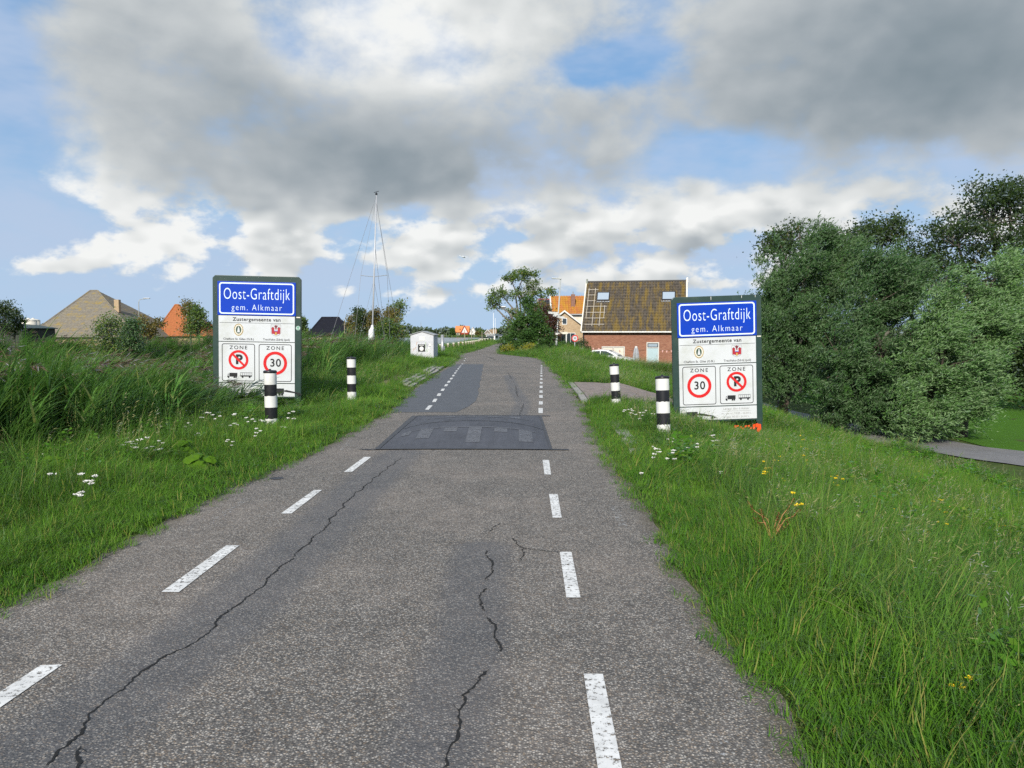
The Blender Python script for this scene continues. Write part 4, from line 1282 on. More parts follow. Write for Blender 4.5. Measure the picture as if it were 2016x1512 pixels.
# yellow brick wing and orange-roofed house behind
m_ybrick = brick_mat('yellow_brick', (.40, .28, .16), (.46, .34, .21), (.35, .30, .24))
m_orange_tile = tile_mat('lichen_orange_tile', (.42, .16, .045), (.30, .12, .04), (.50, .27, .03), .75)
P = at(1111, 690, 88)
gh = empty('gabled_house', (P.x, P.y, -1.3), R(-3), 'small yellow brick gabled house with white barge boards and one upper window', 'house')
ap, ev, hwid = at(1111, 613, 88).z + 1.3, at(1146, 641, 88).z + 1.3, 2.1
mb = MB(); mb.prism([(-hwid, -.5), (hwid, -.5), (hwid, ev), (0, ap), (-hwid, ev)], 0, 7); mb.build('wall', m_ybrick, gh)
rf = empty('roof'); rf.parent = gh
for s in (-1, 1):
    k_ = (ap - ev) / hwid
    def rp(x, dz): return (s * x, ap - k_ * x + dz)
    mb = MB(); mb.prism([rp(0, .02), rp(hwid + .25, .02), rp(hwid + .25, .16), rp(0, .16)], -.25, 7.2); mb.build('roof_slope', plain('grey_roof', (.10, .095, .09), .8, 0, .2, 5), rf)
    mb = MB(); mb.prism([rp(0, -.06), rp(hwid + .28, -.06), rp(hwid + .28, .14), rp(0, .14)], -.31, -.255); mb.build('barge_board', m_white, rf)
def window(parent, x0, x1, z0, z1, y=0.0, bars=0, fw=.07):
    wn = empty('window'); wn.parent = parent
    mb = MB()
    for a in ((x0, x1, z1 - fw, z1), (x0, x1, z0, z0 + fw), (x0, x0 + fw, z0 + fw, z1 - fw), (x1 - fw, x1, z0 + fw, z1 - fw)):
        mb.box(a[0], a[1], y - .05, y + .02, a[2], a[3])
    for k_ in range(bars):
        c_ = x0 + (x1 - x0) * (k_ + 1) / (bars + 1)
        mb.box(c_ - fw * .3, c_ + fw * .3, y - .045, y + .02, z0 + fw, z1 - fw)
    mb.build('frame', m_white, wn)
    mb = MB(); mb.box(x0 + fw * .7, x1 - fw * .7, y - .02, y + .0, z0 + fw * .7, z1 - fw * .7); mb.build('pane', m_glass, wn)
    return wn
window(gh, -.28, .30, at(1111, 639, 88).z + 1.3, at(1111, 626, 88).z + 1.3)
window(gh, -.4, 1.25, at(1111, 676, 88).z + 1.3, at(1111, 655, 88).z + 1.3, 0, 2)
P = at(1088, 690, 96)
oh = empty('orange_roofed_house', (P.x, P.y, -1.3), 0, 'house with a lichen-orange tiled roof and a brick chimney', 'house')
rz_, ez_ = at(1100, 581, 96).z + 1.3, at(1100, 617, 96).z + 1.3
mb = MB(); mb.prism([(0, -.5), (6, -.5), (6, ez_), (3, rz_ - .1), (0, ez_)], 0, 9.5, mat=Matrix(((0, 1, 0, 0), (1, 0, 0, 0), (0, 0, 1, 0), (0, 0, 0, 1)))); mb.build('wall', m_cream, oh)
Mo, So = slope_matrix(-.1, -.25, ez_ - .1, 3, rz_)
rf = empty('roof'); rf.parent = oh
pantiles('roof_tiles', 9.7, So, 30, 9, m_orange_tile, rf, Mo, .05)
pantiles('roof_tiles', 9.7, So, 30, 9, m_orange_tile, rf, Matrix.Translation((0, 6, 0)) @ Matrix.Diagonal((1, -1, 1, 1)) @ Mo, .05)
roof_box(Mo, -.18, -.02, -.05, So + .1, -.1, .16, 'barge_board', m_white, rf)
mb = MB(); mb.box(2.35, 2.85, .9, 1.4, ez_ + .1, rz_ + .15); ch = mb.build('chimney', brick_mat('brown_brick', (.20, .09, .06), (.26, .13, .09), (.25, .2, .18)), rf)
mb = MB(); mb.lathe([(.09, rz_ + .15), (.08, rz_ + .5)], 8, mat=Matrix.Translation((2.6, 1.15, 0))); mb.build('flue', m_galv, ch)
mb = MB(); mb.box(2.3, 2.9, .84, 1.46, ez_ + .35, ez_ + .42); mb.build('flashing', m_galv, ch)
mb = MB(); mb.box(-.1, 9.7, -.36, -.2, ez_ - .2, ez_ - .06); mb.build('gutter', m_galv, oh)
P = at(1062, 690, 112)
dh = empty('dark_gabled_house', (P.x, P.y, -1.2), 0, 'dark roofed house with red ridge half hidden behind the roadside tree', 'house')
rz_, ez_ = at(1075, 589, 112).z + 1.2, at(1075, 616, 112).z + 1.2
mb = MB(); mb.prism([(0, -.5), (6, -.5), (6, ez_), (3, rz_ - .1), (0, ez_)], 0, 3.4, mat=Matrix(((0, 1, 0, 0), (1, 0, 0, 0), (0, 0, 1, 0), (0, 0, 0, 1)))); mb.build('wall', m_ybrick, dh)
Md, Sd = slope_matrix(-.1, -.25, ez_ - .1, 3, rz_)
rf = empty('roof'); rf.parent = dh
m_dk = plain('black_glazed_tile', (.022, .02, .026), .35, 0, .3, 5)
pantiles('roof_tiles', 3.6, Sd, 12, 8, m_dk, rf, Md, .05)
pantiles('roof_tiles', 3.6, Sd, 12, 8, m_dk, rf, Matrix.Translation((0, 6, 0)) @ Matrix.Diagonal((1, -1, 1, 1)) @ Md, .05)
mb = MB(); mb.box(-.1, 3.5, 2.85, 3.15, rz_ + .05, rz_ + .22); mb.build('ridge_tiles', plain('red_ridge', (.25, .06, .05), .7), rf)
roof_box(Md, -.2, -.02, -.05, Sd + .1, -.1, .16, 'barge_board', m_white, rf)
P = at(1058, 700, 84)
sd = empty('carport', (P.x + .1, P.y, -.3), 0, 'low white-edged carport in the shade behind the roadside bushes', 'carport')
mb = MB(); mb.box(0, 3.2, 0, 3.5, 1.75, 2.0); mb.build('roof', m_cream, sd)
for x_ in (.1, 3.05):
    for y_ in (.1, 3.3):
        mb = MB(); mb.box(x_ - .06, x_ + .06, y_ - .06, y_ + .06, -.6, 1.75); mb.build('post', m_white, sd)

# farm buildings on the far bank
def pyramid_roof(mb, x0, x1, y0, y1, z0, zr, rx0, rx1, ry):
    vs = [(x0, y0, z0), (x1, y0, z0), (x1, y1, z0), (x0, y1, z0), (rx0, ry, zr), (rx1, ry, zr)]
    mb.add(vs, [(0, 1, 5, 4), (1, 2, 5), (2, 3, 4, 5), (3, 0, 4), (3, 2, 1, 0)])
    return mb
m_thatch = tile_mat('lichen_grey_tile', (.22, .195, .15), (.145, .13, .11), (.34, .25, .075), .48, False)
m_thatch2 = tile_mat('orange_farm_tile', (.40, .14, .05), (.30, .10, .04), (.35, .19, .06), .3, False)
m_barn = tile_mat('black_barn_roof', (.014, .015, .024), (.008, .009, .015), (.03, .03, .03), .1, False)
def farm(name, label, Y, xl, xr, xp0, xp1, ytop, ybase, mat, depth, chimney=None, ang=0.0, wallm=None):
    a, b = at(xl, ybase, Y), at(xr, ybase, Y)
    cx = (a.x + b.x) / 2
    gz = float(zg(cx, Y))
    o = empty(name, (cx, Y, gz), R(ang), label, 'farmhouse' if 'farm' in name else 'barn')
    z0, zr = a.z - gz, at(xp0, ytop, Y + depth / 2).z - gz
    rx0, rx1 = [at(xp, ytop, Y + depth / 2).x - cx for xp in (xp0, xp1)]
    hw_ = (b.x - a.x) / 2
    mb = MB(); mb.box(-hw_ + .6, hw_ - .6, .6, depth - .6, -.5, max(z0, .6) + .4); mb.build('wall', wallm or m_ybrick, o)
    mb = MB(); pyramid_roof(mb, -hw_, hw_, 0, depth, z0, zr, rx0, rx1, depth / 2); rf = mb.build('roof', mat, o)
    # courses of tiles as real steps
    mb = MB()
    nrow = 30
    for k_ in range(nrow):
        f = (k_ + .2) / nrow
        def L3(p, q_): return tuple(p[i_] + (q_[i_] - p[i_]) * f for i_ in range(3))
        c0, c1, c2, c3 = (-hw_, 0, z0), (hw_, 0, z0), (hw_, depth, z0), (-hw_, depth, z0)
        e0, e1 = (rx0, depth / 2, zr), (rx1, depth / 2, zr)
        pa, pb, pc = L3(c0, e0), L3(c1, e1), L3(c2, e1)
        mb.tube([pa, pb], .035, 4, cap=False)
        mb.tube([pb, pc], .035, 4, cap=False)
    mb.build('tile_courses', mat, rf)
    mb = MB()
    for p, q_ in ((c0, e0), (c1, e1), (e0, e1)):
        mb.tube([p, q_], .14, 6)
    mb.build('hip_tiles', mat, rf)
    if chimney:
        c = at(chimney[0], chimney[1], Y + depth * .30)
        lx_, ly_ = c.x - cx, depth * .30
        mb = MB(); mb.box(lx_ - .4, lx_ + .4, ly_ - .4, ly_ + .4, c.z - gz - 2.2, c.z - gz); mb.build('chimney', m_ybrick, rf)
    return o, hw_, z0, zr, gz, cx
farm('haystack_farmhouse', 'broad pyramid-roofed farmhouse with yellow lichen and a chimney', 128, 50, 272, 178, 192, 572, 664, m_thatch, 21, (231, 590))
farm('orange_roofed_farmhouse', 'orange tiled pyramid-roofed farmhouse half hidden by a tree', 140, 300, 408, 345, 352, 600, 662, m_thatch2, 12)
bo, hw_, z0, zr, gz, cx = farm('black_barn', 'black hipped barn roof seen above the reeds behind the mast', 126, 604, 692, 634, 667, 625, 660, m_barn, 9)
mb = MB(); mb.box(hw_ - 1.1, hw_ - 1.0, -.4, -.3, 0, zr * .9); mb.build('vent_pipe', m_wood, bo)
# tanks and shed
for k_, (px, r_, lab) in enumerate(((57, 1.15, 'white silo tank beside the haystack farmhouse, in front of its twin'), (66, 1.0, 'white silo tank behind its twin by the haystack farmhouse'))):
    Y = 118 + k_ * 4
    p_ = at(px, 655, Y)
    gz = float(zg(p_.x, Y))
    o = empty('silo_tank', (p_.x, Y, gz), 0, lab, 'tank', 'white tanks by the farmhouse')
    ht = at(px, 628, Y).z - gz
    mb = MB(); mb.lathe([(r_, -.3), (r_, ht * .3), (r_ * 1.015, ht * .31), (r_, ht * .33), (r_, ht * .62), (r_ * 1.015, ht * .63), (r_, ht * .65), (r_, ht - .3)], 20); mb.build('body', m_cream, o, True)
    mb = MB(); mb.lathe([(r_ * 1.02, ht - .3), (r_ * .9, ht - .12), (r_ * .4, ht), (.2, ht + .02), (.2, ht + .15)], 20); mb.build('lid', m_cream, o, True)
P = at(-12, 655, 110)
gz = float(zg(P.x, 110))
sh = empty('green_shed', (P.x, 110, gz), 0, 'low dark green shed beside the white tanks', 'shed')
m_shed = plain('dark_green_sheet', (.05, .075, .07), .6, .1, .2, 3)
ht = at(0, 640, 110).z - gz
mb = MB(); mb.box(-3, 4.0, 0, 8, -.3, ht - .5); mb.build('wall', plain('dark_shed_wall', (.03, .035, .03), .8), sh)
mb = MB(); mb.prism([(-3.3, ht - .5), (4.3, ht - .5), (4.3, ht - .38), (.5, ht + .2), (-3.3, ht - .38)], -.3, 8.3); mb.build('roof', m_shed, sh)

# houses across the water
def far_house(name, label, px0, px1, ytop, yeave, ybase, Y, wall, roofm, gable_front=False, wing=None):
    a, b = at(px0, ybase, Y), at(px1, ybase, Y)
    gz = float(zg((a.x + b.x) / 2, Y))
    W_ = b.x - a.x
    o = empty(name, (a.x, Y, gz), 0, label, 'house')
    zr, ze = at(px0, ytop, Y).z - gz, at(px0, yeave, Y).z - gz
    if gable_front:
        mb = MB(); mb.prism([(0, -.5), (W_, -.5), (W_, ze), (W_ / 2, zr), (0, ze)], 0, 9); mb.build('wall', wall, o)
        rf = empty('roof'); rf.parent = o
        for s in (0, 1):
            q_ = [(W_ / 2, zr), (-.4, ze - .2), (-.4, ze + .1), (W_ / 2, zr + .3)] if s == 0 else [(W_ / 2, zr), (W_ + .4, ze - .2), (W_ + .4, ze + .1), (W_ / 2, zr + .3)]
            mb = MB(); mb.prism(q_, .0, 9.3); mb.build('roof_slope', roofm, rf)
            mb = MB(); mb.prism([(p_, z_ + (.05 if i_ > 1 else -.1)) for i_, (p_, z_) in enumerate(q_)], -.35, -.02); mb.build('barge_board', m_white, rf)
        window(o, W_ * .3, W_ * .45, ze * .25, ze * .8, 0, 1, .1); window(o, W_ * .55, W_ * .72, ze * .25, ze * .8, 0, 1, .1); window(o, W_ * .4, W_ * .6, ze + .2, ze + 1.0, 0, 1, .1)
    else:
        mb = MB(); mb.prism([(0, -.5), (8, -.5), (8, ze), (4, zr - .05), (0, ze)], 0, W_, mat=Matrix(((0, 1, 0, 0), (1, 0, 0, 0), (0, 0, 1, 0), (0, 0, 0, 1)))); mb.build('wall', wall, o)
        rf = empty('roof'); rf.parent = o
        Mf, Sf = slope_matrix(-.3, -.4, ze - .2, 4, zr)
        roof_box(Mf, 0, W_ + .6, 0, Sf, .0, .2, 'roof_slope', roofm, rf)
        roof_box(Matrix.Translation((0, 8, 0)) @ Matrix.Diagonal((1, -1, 1, 1)) @ Mf, 0, W_ + .6, 0, Sf, .0, .2, 'roof_slope', roofm, rf)
        window(o, W_ * .1, W_ * .24, ze * .3, ze * .85, 0, 1, .1); window(o, W_ * .3, W_ * .42, ze * .3, ze * .85, 0, 1, .1)
        roof_box(Mf, W_ * .33, W_ * .40, Sf * .35, Sf * .55, .2, .28, 'skylight', m_black, rf)
        if wing:
            c_, hw2, zt = W_ * wing[0], wing[1], zr
            mb = MB(); mb.prism([(c_ - hw2, ze - .3), (c_ + hw2, ze - .3), (c_, zt)], -.6, 3); mb.build('dormer_gable', m_white, o)
            for s in (-1, 1):
                mb = MB(); mb.prism([(c_ + s * (hw2 + .5), ze - .7), (c_ + s * (hw2 - .2), ze - .7), (c_, zt - .2), (c_, zt + .6)], -.95, -.62); mb.build('dormer_barge_board', m_emb_red2, o)
            mb = MB(); mb.box(c_ - hw2 - .2, c_ + hw2 + .2, -.95, -.6, ze - 1.0, ze - .3); mb.build('dormer_beam', m_emb_red2, o)
            mb = MB(); mb.box(c_ - hw2 + .2, c_ + hw2 - .2, -.55, .0, 0, ze - 1.0); mb.build('bay', m_emb_red2, o)
    return o
m_emb_red2 = plain('barn_red', (.30, .045, .02), .7)
m_far_orange = tile_mat('far_orange_tile', (.62, .24, .09), (.52, .19, .07), (.6, .3, .1), .1, False)
far_house('orange_roofed_lake_house', 'orange roofed house with a red triangular dormer across the water', 897, 923, 642, 654, 661, 440, m_ybrick, m_far_orange, wing=(.68, 2.2))
far_house('grey_hipped_lake_house', 'grey roofed house beside the orange roofed one across the water', 924, 937, 645, 655.5, 661, 452, m_white, plain('slate', (.13, .115, .11), .8), True)
far_house('white_edged_gable_house', 'brown house with white gable edges at the far end of the water', 953.5, 966, 649.5, 657, 662, 436, plain('brown_boards', (.17, .12, .08), .8), plain('brown_tile', (.22, .15, .09), .85), True)
far_house('long_brown_house', 'brown roofed house behind the white gabled one at the water end', 964, 977, 649, 656, 662, 448, plain('brown_boards_light', (.26, .19, .13), .8), plain('brown_tile_light', (.27, .19, .11), .85))

# ------------------------------------------------------------------ white car by the brick house
Pc = at(1150, 705, 67)
car = empty('parked_car', (Pc.x + .1, 67.2, GZh + .04), R(-22), 'white hatchback parked in front of the red brick house', 'car')
m_carpaint = plain('white_car_paint', (.76, .77, .78), .18, 0, .02, 2, spec=.6)
prof = [(0, .38), (.02, .75), (.12, .98), (.35, 1.02), (2.6, .96), (3.5, .86), (4.02, .70), (4.1, .45), (4.05, .25), (.1, .22)]
mb = MB(); mb.prism(prof, 0, 1.74); mb.build('body', m_carpaint, car, bevel=.05)
top = [(.28, 1.0), (.42, 1.32), (.62, 1.46), (1.3, 1.52), (1.95, 1.47), (2.45, 1.26), (3.0, .94)]
vs = [(x, .06 + (z - .95) * .26, z) for x, z in top] + [(x, 1.68 - (z - .95) * .26, z) for x, z in top]
n = len(top)
mb = MB(); mb.add(vs, [tuple(range(n - 1, -1, -1)), tuple(range(n, 2 * n))] + [(i_, (i_ + 1) % n, n + (i_ + 1) % n, n + i_) for i_ in range(n)]); mb.build('cabin', m_carpaint, car, bevel=.03)
for pl in ([(.62, 1.03), (.72, 1.35), (1.28, 1.41), (1.32, 1.02)], [(1.40, 1.02), (1.36, 1.41), (1.85, 1.38), (2.25, 1.22), (2.6, 1.0)]):
    for s in (0, 1):
        yy = lambda z: (.06 + (z - .95) * .26 - .006) if s == 0 else (1.68 - (z - .95) * .26 + .006)
        mb = MB(); mb.add([(x, yy(z), z) for x, z in pl], [tuple(range(len(pl)))]); mb.build('side_window', m_glass, car)
mb = MB(); mb.add([(2.06, .30, 1.44), (2.06, 1.44, 1.44), (2.92, 1.58, .995), (2.92, .16, .995)], [(0, 1, 2, 3)]); mb.build('windscreen', m_glass, car)
mb = MB(); mb.add([(.27, .2, 1.03), (.27, 1.54, 1.03), (.41, 1.46, 1.30), (.41, .28, 1.30)], [(0, 1, 2, 3)]); mb.build('rear_window', m_glass, car)
m_tyre = plain('tyre_rubber', (.015, .015, .015), .85)
for x_ in (.75, 3.3):
    for y_ in (.0, 1.74):
        wm = Matrix.Translation((x_, y_, .31)) @ Matrix.Rotation(math.pi / 2, 4, 'X')
        mb = MB(); mb.lathe([(.2, -.1), (.3, -.09), (.315, 0), (.3, .09), (.2, .1)], 18, mat=wm); wh = mb.build('wheel', m_tyre, car)
        mb = MB(); mb.lathe([(.19, -.105), (.19, .105)], 14, mat=wm); mb.build('rim', m_galv, wh)
for y_ in (.15, 1.35):
    mb = MB(); mb.box(3.93, 4.09, y_, y_ + .28, .6, .74); mb.build('headlight', m_skyglass, car, bevel=.02)
    mb = MB(); mb.box(-.01, .06, y_, y_ + .22, .72, .92); mb.build('tail_light', m_sign_red, car, bevel=.02)

# ------------------------------------------------------------------ trellis, posts and garden things before the brick house
tr = empty('trellis_fence', (0, 0, 0), 0, 'weathered wooden lattice fence leaning in the grass before the brick house', 'fence')
rt = random.Random(8)
for k_ in range(17):
    for dirn in ((1, -1) if k_ < 9 else (1,)):
        X = 7.6 + k_ * .36
        Y = 61.5 - k_ * .05
        z = np.interp(k_, [0, 3, 16], [-.25, -.38, -.95]) - .66
        L = rt.uniform(.85, 1.0)
        mb = MB(); mb.box(-.025, .025, -.008 + .012 * dirn, .006 + .012 * dirn, 0, L, mat=Matrix.Translation((X, Y, z)) @ Matrix.Rotation(R(dirn * rt.uniform(42, 50)), 4, 'Y')); mb.build('slat', m_wood, tr)
Pp = at(1159, 702, 62)
wp = empty('wooden_post', (Pp.x, Pp.y, float(zg(Pp.x, Pp.y))), 0, 'thick dark wooden post in front of the parked white car', 'post')
zt = at(1159, 689, 62).z - float(zg(Pp.x, Pp.y))
mb = MB(); mb.box(-.14, .14, -.14, .14, -.3, zt); mb.build('shaft', m_dark_wood, wp, bevel=.02)
mb = MB(); mb.box(-.16, .16, -.16, .16, zt + .002, zt + .05); mb.build('cap', m_dark_wood, wp)
Pp = at(1144, 702, 64)
gb = empty('meter_box', (Pp.x, Pp.y, float(zg(Pp.x, Pp.y))), 0, 'pale grey metal meter box at the corner of the brick house', 'box')
zt = at(1144, 686, 64).z - float(zg(Pp.x, Pp.y))
mb = MB(); mb.box(-.14, .14, -.12, .12, -.2, zt); mb.build('housing', m_galv, gb, bevel=.015)
mb = MB(); mb.box(-.17, .17, -.15, .15, zt + .001, zt + .03); mb.build('lid', m_galv, gb)
Pp = at(1252, 712, 70)
pr = empty('folded_parasol', (Pp.x, Pp.y, GZh), 0, 'folded grey garden parasol standing against the brick house wall', 'parasol')
mb = MB(); mb.lathe([(.03, 0), (.03, 1.75)], 8); mb.build('pole', m_galv, pr)
mb = MB()
pts = [(.21, .45), (.24, .7), (.2, 1.2), (.13, 1.6), (.04, 1.72)]
vs, fs = [], []
n = 16
for r_, z_ in pts:
    for k_ in range(n):
        a = 2 * math.pi * k_ / n
        q_ = r_ * (1 + .28 * (k_ % 2))
        vs.append((q_ * math.cos(a), q_ * math.sin(a), z_))
for i_ in range(len(pts) - 1):
    for k_ in range(n):
        fs.append((i_ * n + k_, i_ * n + (k_ + 1) % n, (i_ + 1) * n + (k_ + 1) % n, (i_ + 1) * n + k_))
mb.add(vs, fs); mb.build('folded_cloth', plain('grey_cloth', (.30, .31, .33), .9, 0, .3, 4), pr)
mb = MB(); mb.lathe([(.28, 0), (.28, .06), (.08, .12)], 14); mb.build('base', m_concrete, pr)
mb = MB(); mb.lathe([(.12, 1.60), (.13, 1.74), (.05, 1.80)], 10); mb.build('cover', m_white, pr)

# ------------------------------------------------------------------ boats
def hull_mesh(L, B, D, n=14, flare=.75):
    V, F = [], []
    prof = [(1.0, 1.0), (.92, .55), (.6, .15), (0, 0), (-.6, .15), (-.92, .55), (-1.0, 1.0)]
    for i_ in range(n + 1):
        s = i_ / n
        wdt = (1 - max(0, (s - .45) / .55) ** 2.2) * (.8 + .2 * min(1, s / .3)) * B / 2
        she = D * (1 + .22 * max(0, s - .4) ** 1.5)
        for a, b in prof:
            V.append((s * L, a * max(wdt, .012), b * she - .35 * D + (1 - b) * .35 * D * s ** 3))
    m_ = len(prof)
    for i_ in range(n):
        for j_ in range(m_ - 1):
            F.append((i_ * m_ + j_, i_ * m_ + j_ + 1, (i_ + 1) * m_ + j_ + 1, (i_ + 1) * m_ + j_))
        F.append((i_ * m_ + m_ - 1, i_ * m_, (i_ + 1) * m_, (i_ + 1) * m_ + m_ - 1))
    mb = MB()
    mb.add(V, F + [tuple(range(m_ - 1, -1, -1))])
    return mb
m_hull = plain('white_gelcoat', (.74, .74, .72), .25, 0, .04, 2, (.4, .38, .3), .2)
Pm = at(731, 655, 50)
yb = empty('sailing_boat', (Pm.x, Pm.y, WATER), R(65), 'moored sailing yacht whose bare white mast rises above the reeds', 'sailing boat')
hull = hull_mesh(9.0, 2.9, 1.15).build('hull', m_hull, yb, True)
hull.location = (-5.0, 0, 0)
mb = MB(); mb.prism([(-2.2, .72), (1.6, .78), (1.2, 1.12), (-.6, 1.25), (-2.2, 1.22)], -.8, .8); cb = mb.build('cabin', m_hull, yb, bevel=.06)
for s in (-1, 1):
    mb = MB(); mb.box(-1.6, .6, s * .803 - .003, s * .803 + .003, .92, 1.08); mb.build('side_window', m_glass, cb)
mt = at(741, 384, 50).z - WATER
off = Matrix.Rotation(R(-65), 4, 'Z') @ Vector((at(741, 384, 50).x - at(731, 655, 50).x, 0, 0))
def mp(f): return Vector((off.x * f, off.y * f, .9 + (mt - .9) * f))
mb = MB(); mb.tube([mp(0), mp(.5), mp(1)], [.055, .05, .038], 10); mast = mb.build('mast', plain('anodised_mast', (.42, .43, .45), .45, .2, .05, 3), yb, True)
mb = MB(); mb.tube([mp(1), mp(1) + Vector((0, 0, .22))], .02, 6); mb.tube([mp(1) + Vector((-.12, -.26, .2)), mp(1) + Vector((.12, .26, .2))], .018, 6); mb.box(-.05, .05, -.05, .05, 0, .12, mat=Matrix.Translation(mp(1))); mb.build('masthead_vane', m_black, mast)
spd = Matrix.Rotation(R(-65), 4, 'Z')
spf = (at(735, 545, 50).z - WATER - .9) / (mt - .9)
for s in (-1, 1):
    mb = MB(); mb.tube([mp(spf), mp(spf) + spd @ Vector((s * .88, -.15 * s, .1))], .022, 6); mb.build('spreader', m_galv, mast)
m_wire = plain('rigging_wire', (.22, .22, .23), .5, .3)
wires = []
for s in (-1, 1):
    tip = mp(spf) + spd @ Vector((s * .88, -.15 * s, .1))
    wires += [[mp(.97), tip, Vector((0, 0, .75)) + spd @ Vector((s * 1.25, 0, 0))], [mp(spf - .02), Vector((-.1, 0, .75)) + spd @ Vector((s * 1.15, .1, 0))]]
wires += [[mp(.96), Vector((3.6, 0, .9))], [mp(1), Vector((-4.9, 0, .9))], [mp(.7), Vector((1.8, 0, .85))]]
for wv_ in wires:
    mb = MB(); mb.tube(wv_, .010, 4); mb.build('stay', m_wire, yb)
mb = MB(); mb.tube([Vector((-.1, 0, 1.75)), Vector((-3.3, 0, 1.65))], .06, 8); mb.build('boom', m_galv, yb, True)
mb = MB(); mb.tube([mp(0) + Vector((-.08, -.05, .95)), mp(0) + Vector((-.05, -.05, 1.9)), mp(.12) + Vector((-.05, -.05, .75)), mp(.14) + Vector((0, 0, .75))], [.26, .17, .13, .08], 10)
mb.tube([Vector((-.2, 0, 1.9)), Vector((-1.2, .05, 1.9)), Vector((-2.2, -.03, 1.82)), Vector((-3.1, 0, 1.75))], [.22, .2, .16, .08], 10); mb.build('furled_sail', plain('white_sailcloth', (.72, .72, .72), .8, 0, .08, 4), yb, True)

def motor_boat(px, Y, L, rz, label, col, cabin=True, z=None, extra=None):
    p_ = at(px, 665, Y)
    o = empty('motor_boat', (p_.x, Y, WATER), R(rz), label, 'boat', 'boats moored along the dike')
    h_ = hull_mesh(L, L * .34, L * .16).build('hull', col, o, True)
    h_.location = (-L / 2, 0, .1)
    if cabin:
        a = L * .11
        mb = MB(); mb.prism([(-L * .3, a), (L * .22, a), (L * .12, a + L * .11), (-.05 * L, a + L * .2), (-L * .28, a + L * .2)], -L * .12, L * .12); cb = mb.build('cabin', m_hull, o, bevel=.05)
        for s in (-1, 1):
            mb = MB(); mb.box(-L * .25, -.02 * L, s * (L * .12 + .003) - .002, s * (L * .12 + .003) + .002, a + L * .1, a + L * .17); mb.build('side_window', m_glass, cb)
        mb = MB(); mb.box(-L * .304, -L * .3 + .002, -L * .09, L * .09, a + L * .02, a + L * .16); mb.build('stern_window', m_glass, cb)
        mb = MB(); mb.box(-L * .34, L * .0, -L * .13, L * .13, a + L * .202, a + L * .215); mb.build('canopy', extra or m_hull, o)
    return o
mo = motor_boat(925, 112, 4.6, 70, 'pale open boat with orange seats moored by the quay railing', m_cream, False)
for y_ in (-.32, .32):
    mb = MB(); mb.box(-2.15, -1.85, y_ - .26, y_ + .26, .55, 1.35); mb.build('seat', plain('orange_vinyl', (.60, .14, .03), .6), mo, bevel=.05)
motor_boat(957, 128, 6.2, 80, 'white cabin motor boat with a dark canopy moored beyond the railing', m_hull, True, extra=m_black)
motor_boat(972, 150, 7.5, 75, 'white motor boat moored behind the one with a dark canopy', m_hull)
motor_boat(984, 165, 7.0, 80, 'boat under a dark blue canopy at the end of the moorings', m_hull, True, extra=plain('navy_canvas', (.06, .06, .13), .8))
for px, Y, ht, lab in ((971.5, 150, 6.5, 'slender white mast above the moored white motor boat'), (975, 178, 6.0, 'slender white mast furthest along the moorings'), (1030, 0, 0, None), (914.5, 105, 3.0, 'thin mooring pole nearest the open boat with orange seats'), (928.5, 108, 3.2, 'thin pale mooring pole on the far side of the open boat'), (949, 122, 2.8, 'thin mooring pole beside the motor boat with dark canopy')):
    if not lab:
        continue
    p_ = at(px, 660, Y)
    o = empty('mooring_pole' if 'mooring pole' in lab else 'boat_mast', (p_.x, Y, WATER), 0, lab, 'pole')
    mb = MB(); mb.tube([(0, 0, -.5), (0, 0, ht)], [.07, .04], 8); mb.build('shaft', m_hull if ht > 4 else m_wood, o, True)
    mb = MB(); mb.box(-.05, .05, -.05, .05, ht + .001, ht + .06); mb.build('cap', m_galv, o)

# a light aircraft, low and far off
Pa = at(913, 506, 620)
pl = empty('aircraft', tuple(Pa), R(58), 'tiny white aircraft far off in front of the clouds', 'aircraft', rot=(R(12), 0, R(58)))
m_air = plain('aircraft_white', (.8, .8, .8), .3)
mb = MB(); mb.tube([(-3.2, 0, 0), (-2.0, 0, 0), (0, 0, 0), (1.4, 0, 0), (2.1, 0, -.05)], [.12, .32, .55, .5, .15], 10); mb.build('fuselage', m_air, pl, True)
mb = MB(); mb.prism([(-.5, -4.6), (.6, -4.4), (.75, 0), (.6, 4.4), (-.5, 4.6)], .5, .62, mat=Matrix(((1, 0, 0, 0), (0, 0, 1, 0), (0, 1, 0, 0), (0, 0, 0, 1)))); mb.build('wing', m_air, pl)
mb = MB(); mb.prism([(-3.3, -1.4), (-2.7, -1.4), (-2.5, 1.4), (-3.3, 1.4)], .1, .16, mat=Matrix(((1, 0, 0, 0), (0, 0, 1, 0), (0, 1, 0, 0), (0, 0, 0, 1)))); mb.build('tailplane', m_air, pl)
mb = MB(); mb.prism([(-3.4, .1), (-2.3, .1), (-3.0, 1.3), (-3.5, 1.3)], -.04, .04); mb.build('fin', m_air, pl)
# lattice mast on the horizon
Pp = at(829, 655, 700)
lm = empty('radio_mast', (Pp.x, 700, -.6), 0, 'thin lattice mast above the far wood across the water', 'mast')
mb = MB()
for s in ((-1, -1), (1, -1), (1, 1), (-1, 1)):
    mb.tube([(s[0] * .8, s[1] * .8, 0), (s[0] * .1, s[1] * .1, 11)], .09, 4)
for z_ in np.arange(1, 11, 1.4):
    r_ = .8 - .7 * z_ / 11
    mb.tube([(-r_, -r_, z_), (r_, -r_, z_ + 1)], .06, 4)
    mb.tube([(r_, -r_, z_), (-r_, -r_, z_ + 1)], .06, 4)
mb.build('lattice', m_galv, lm)
mb = MB(); mb.tube([(0, 0, 11), (0, 0, 13)], .06, 5); mb.build('antenna', m_galv, lm)

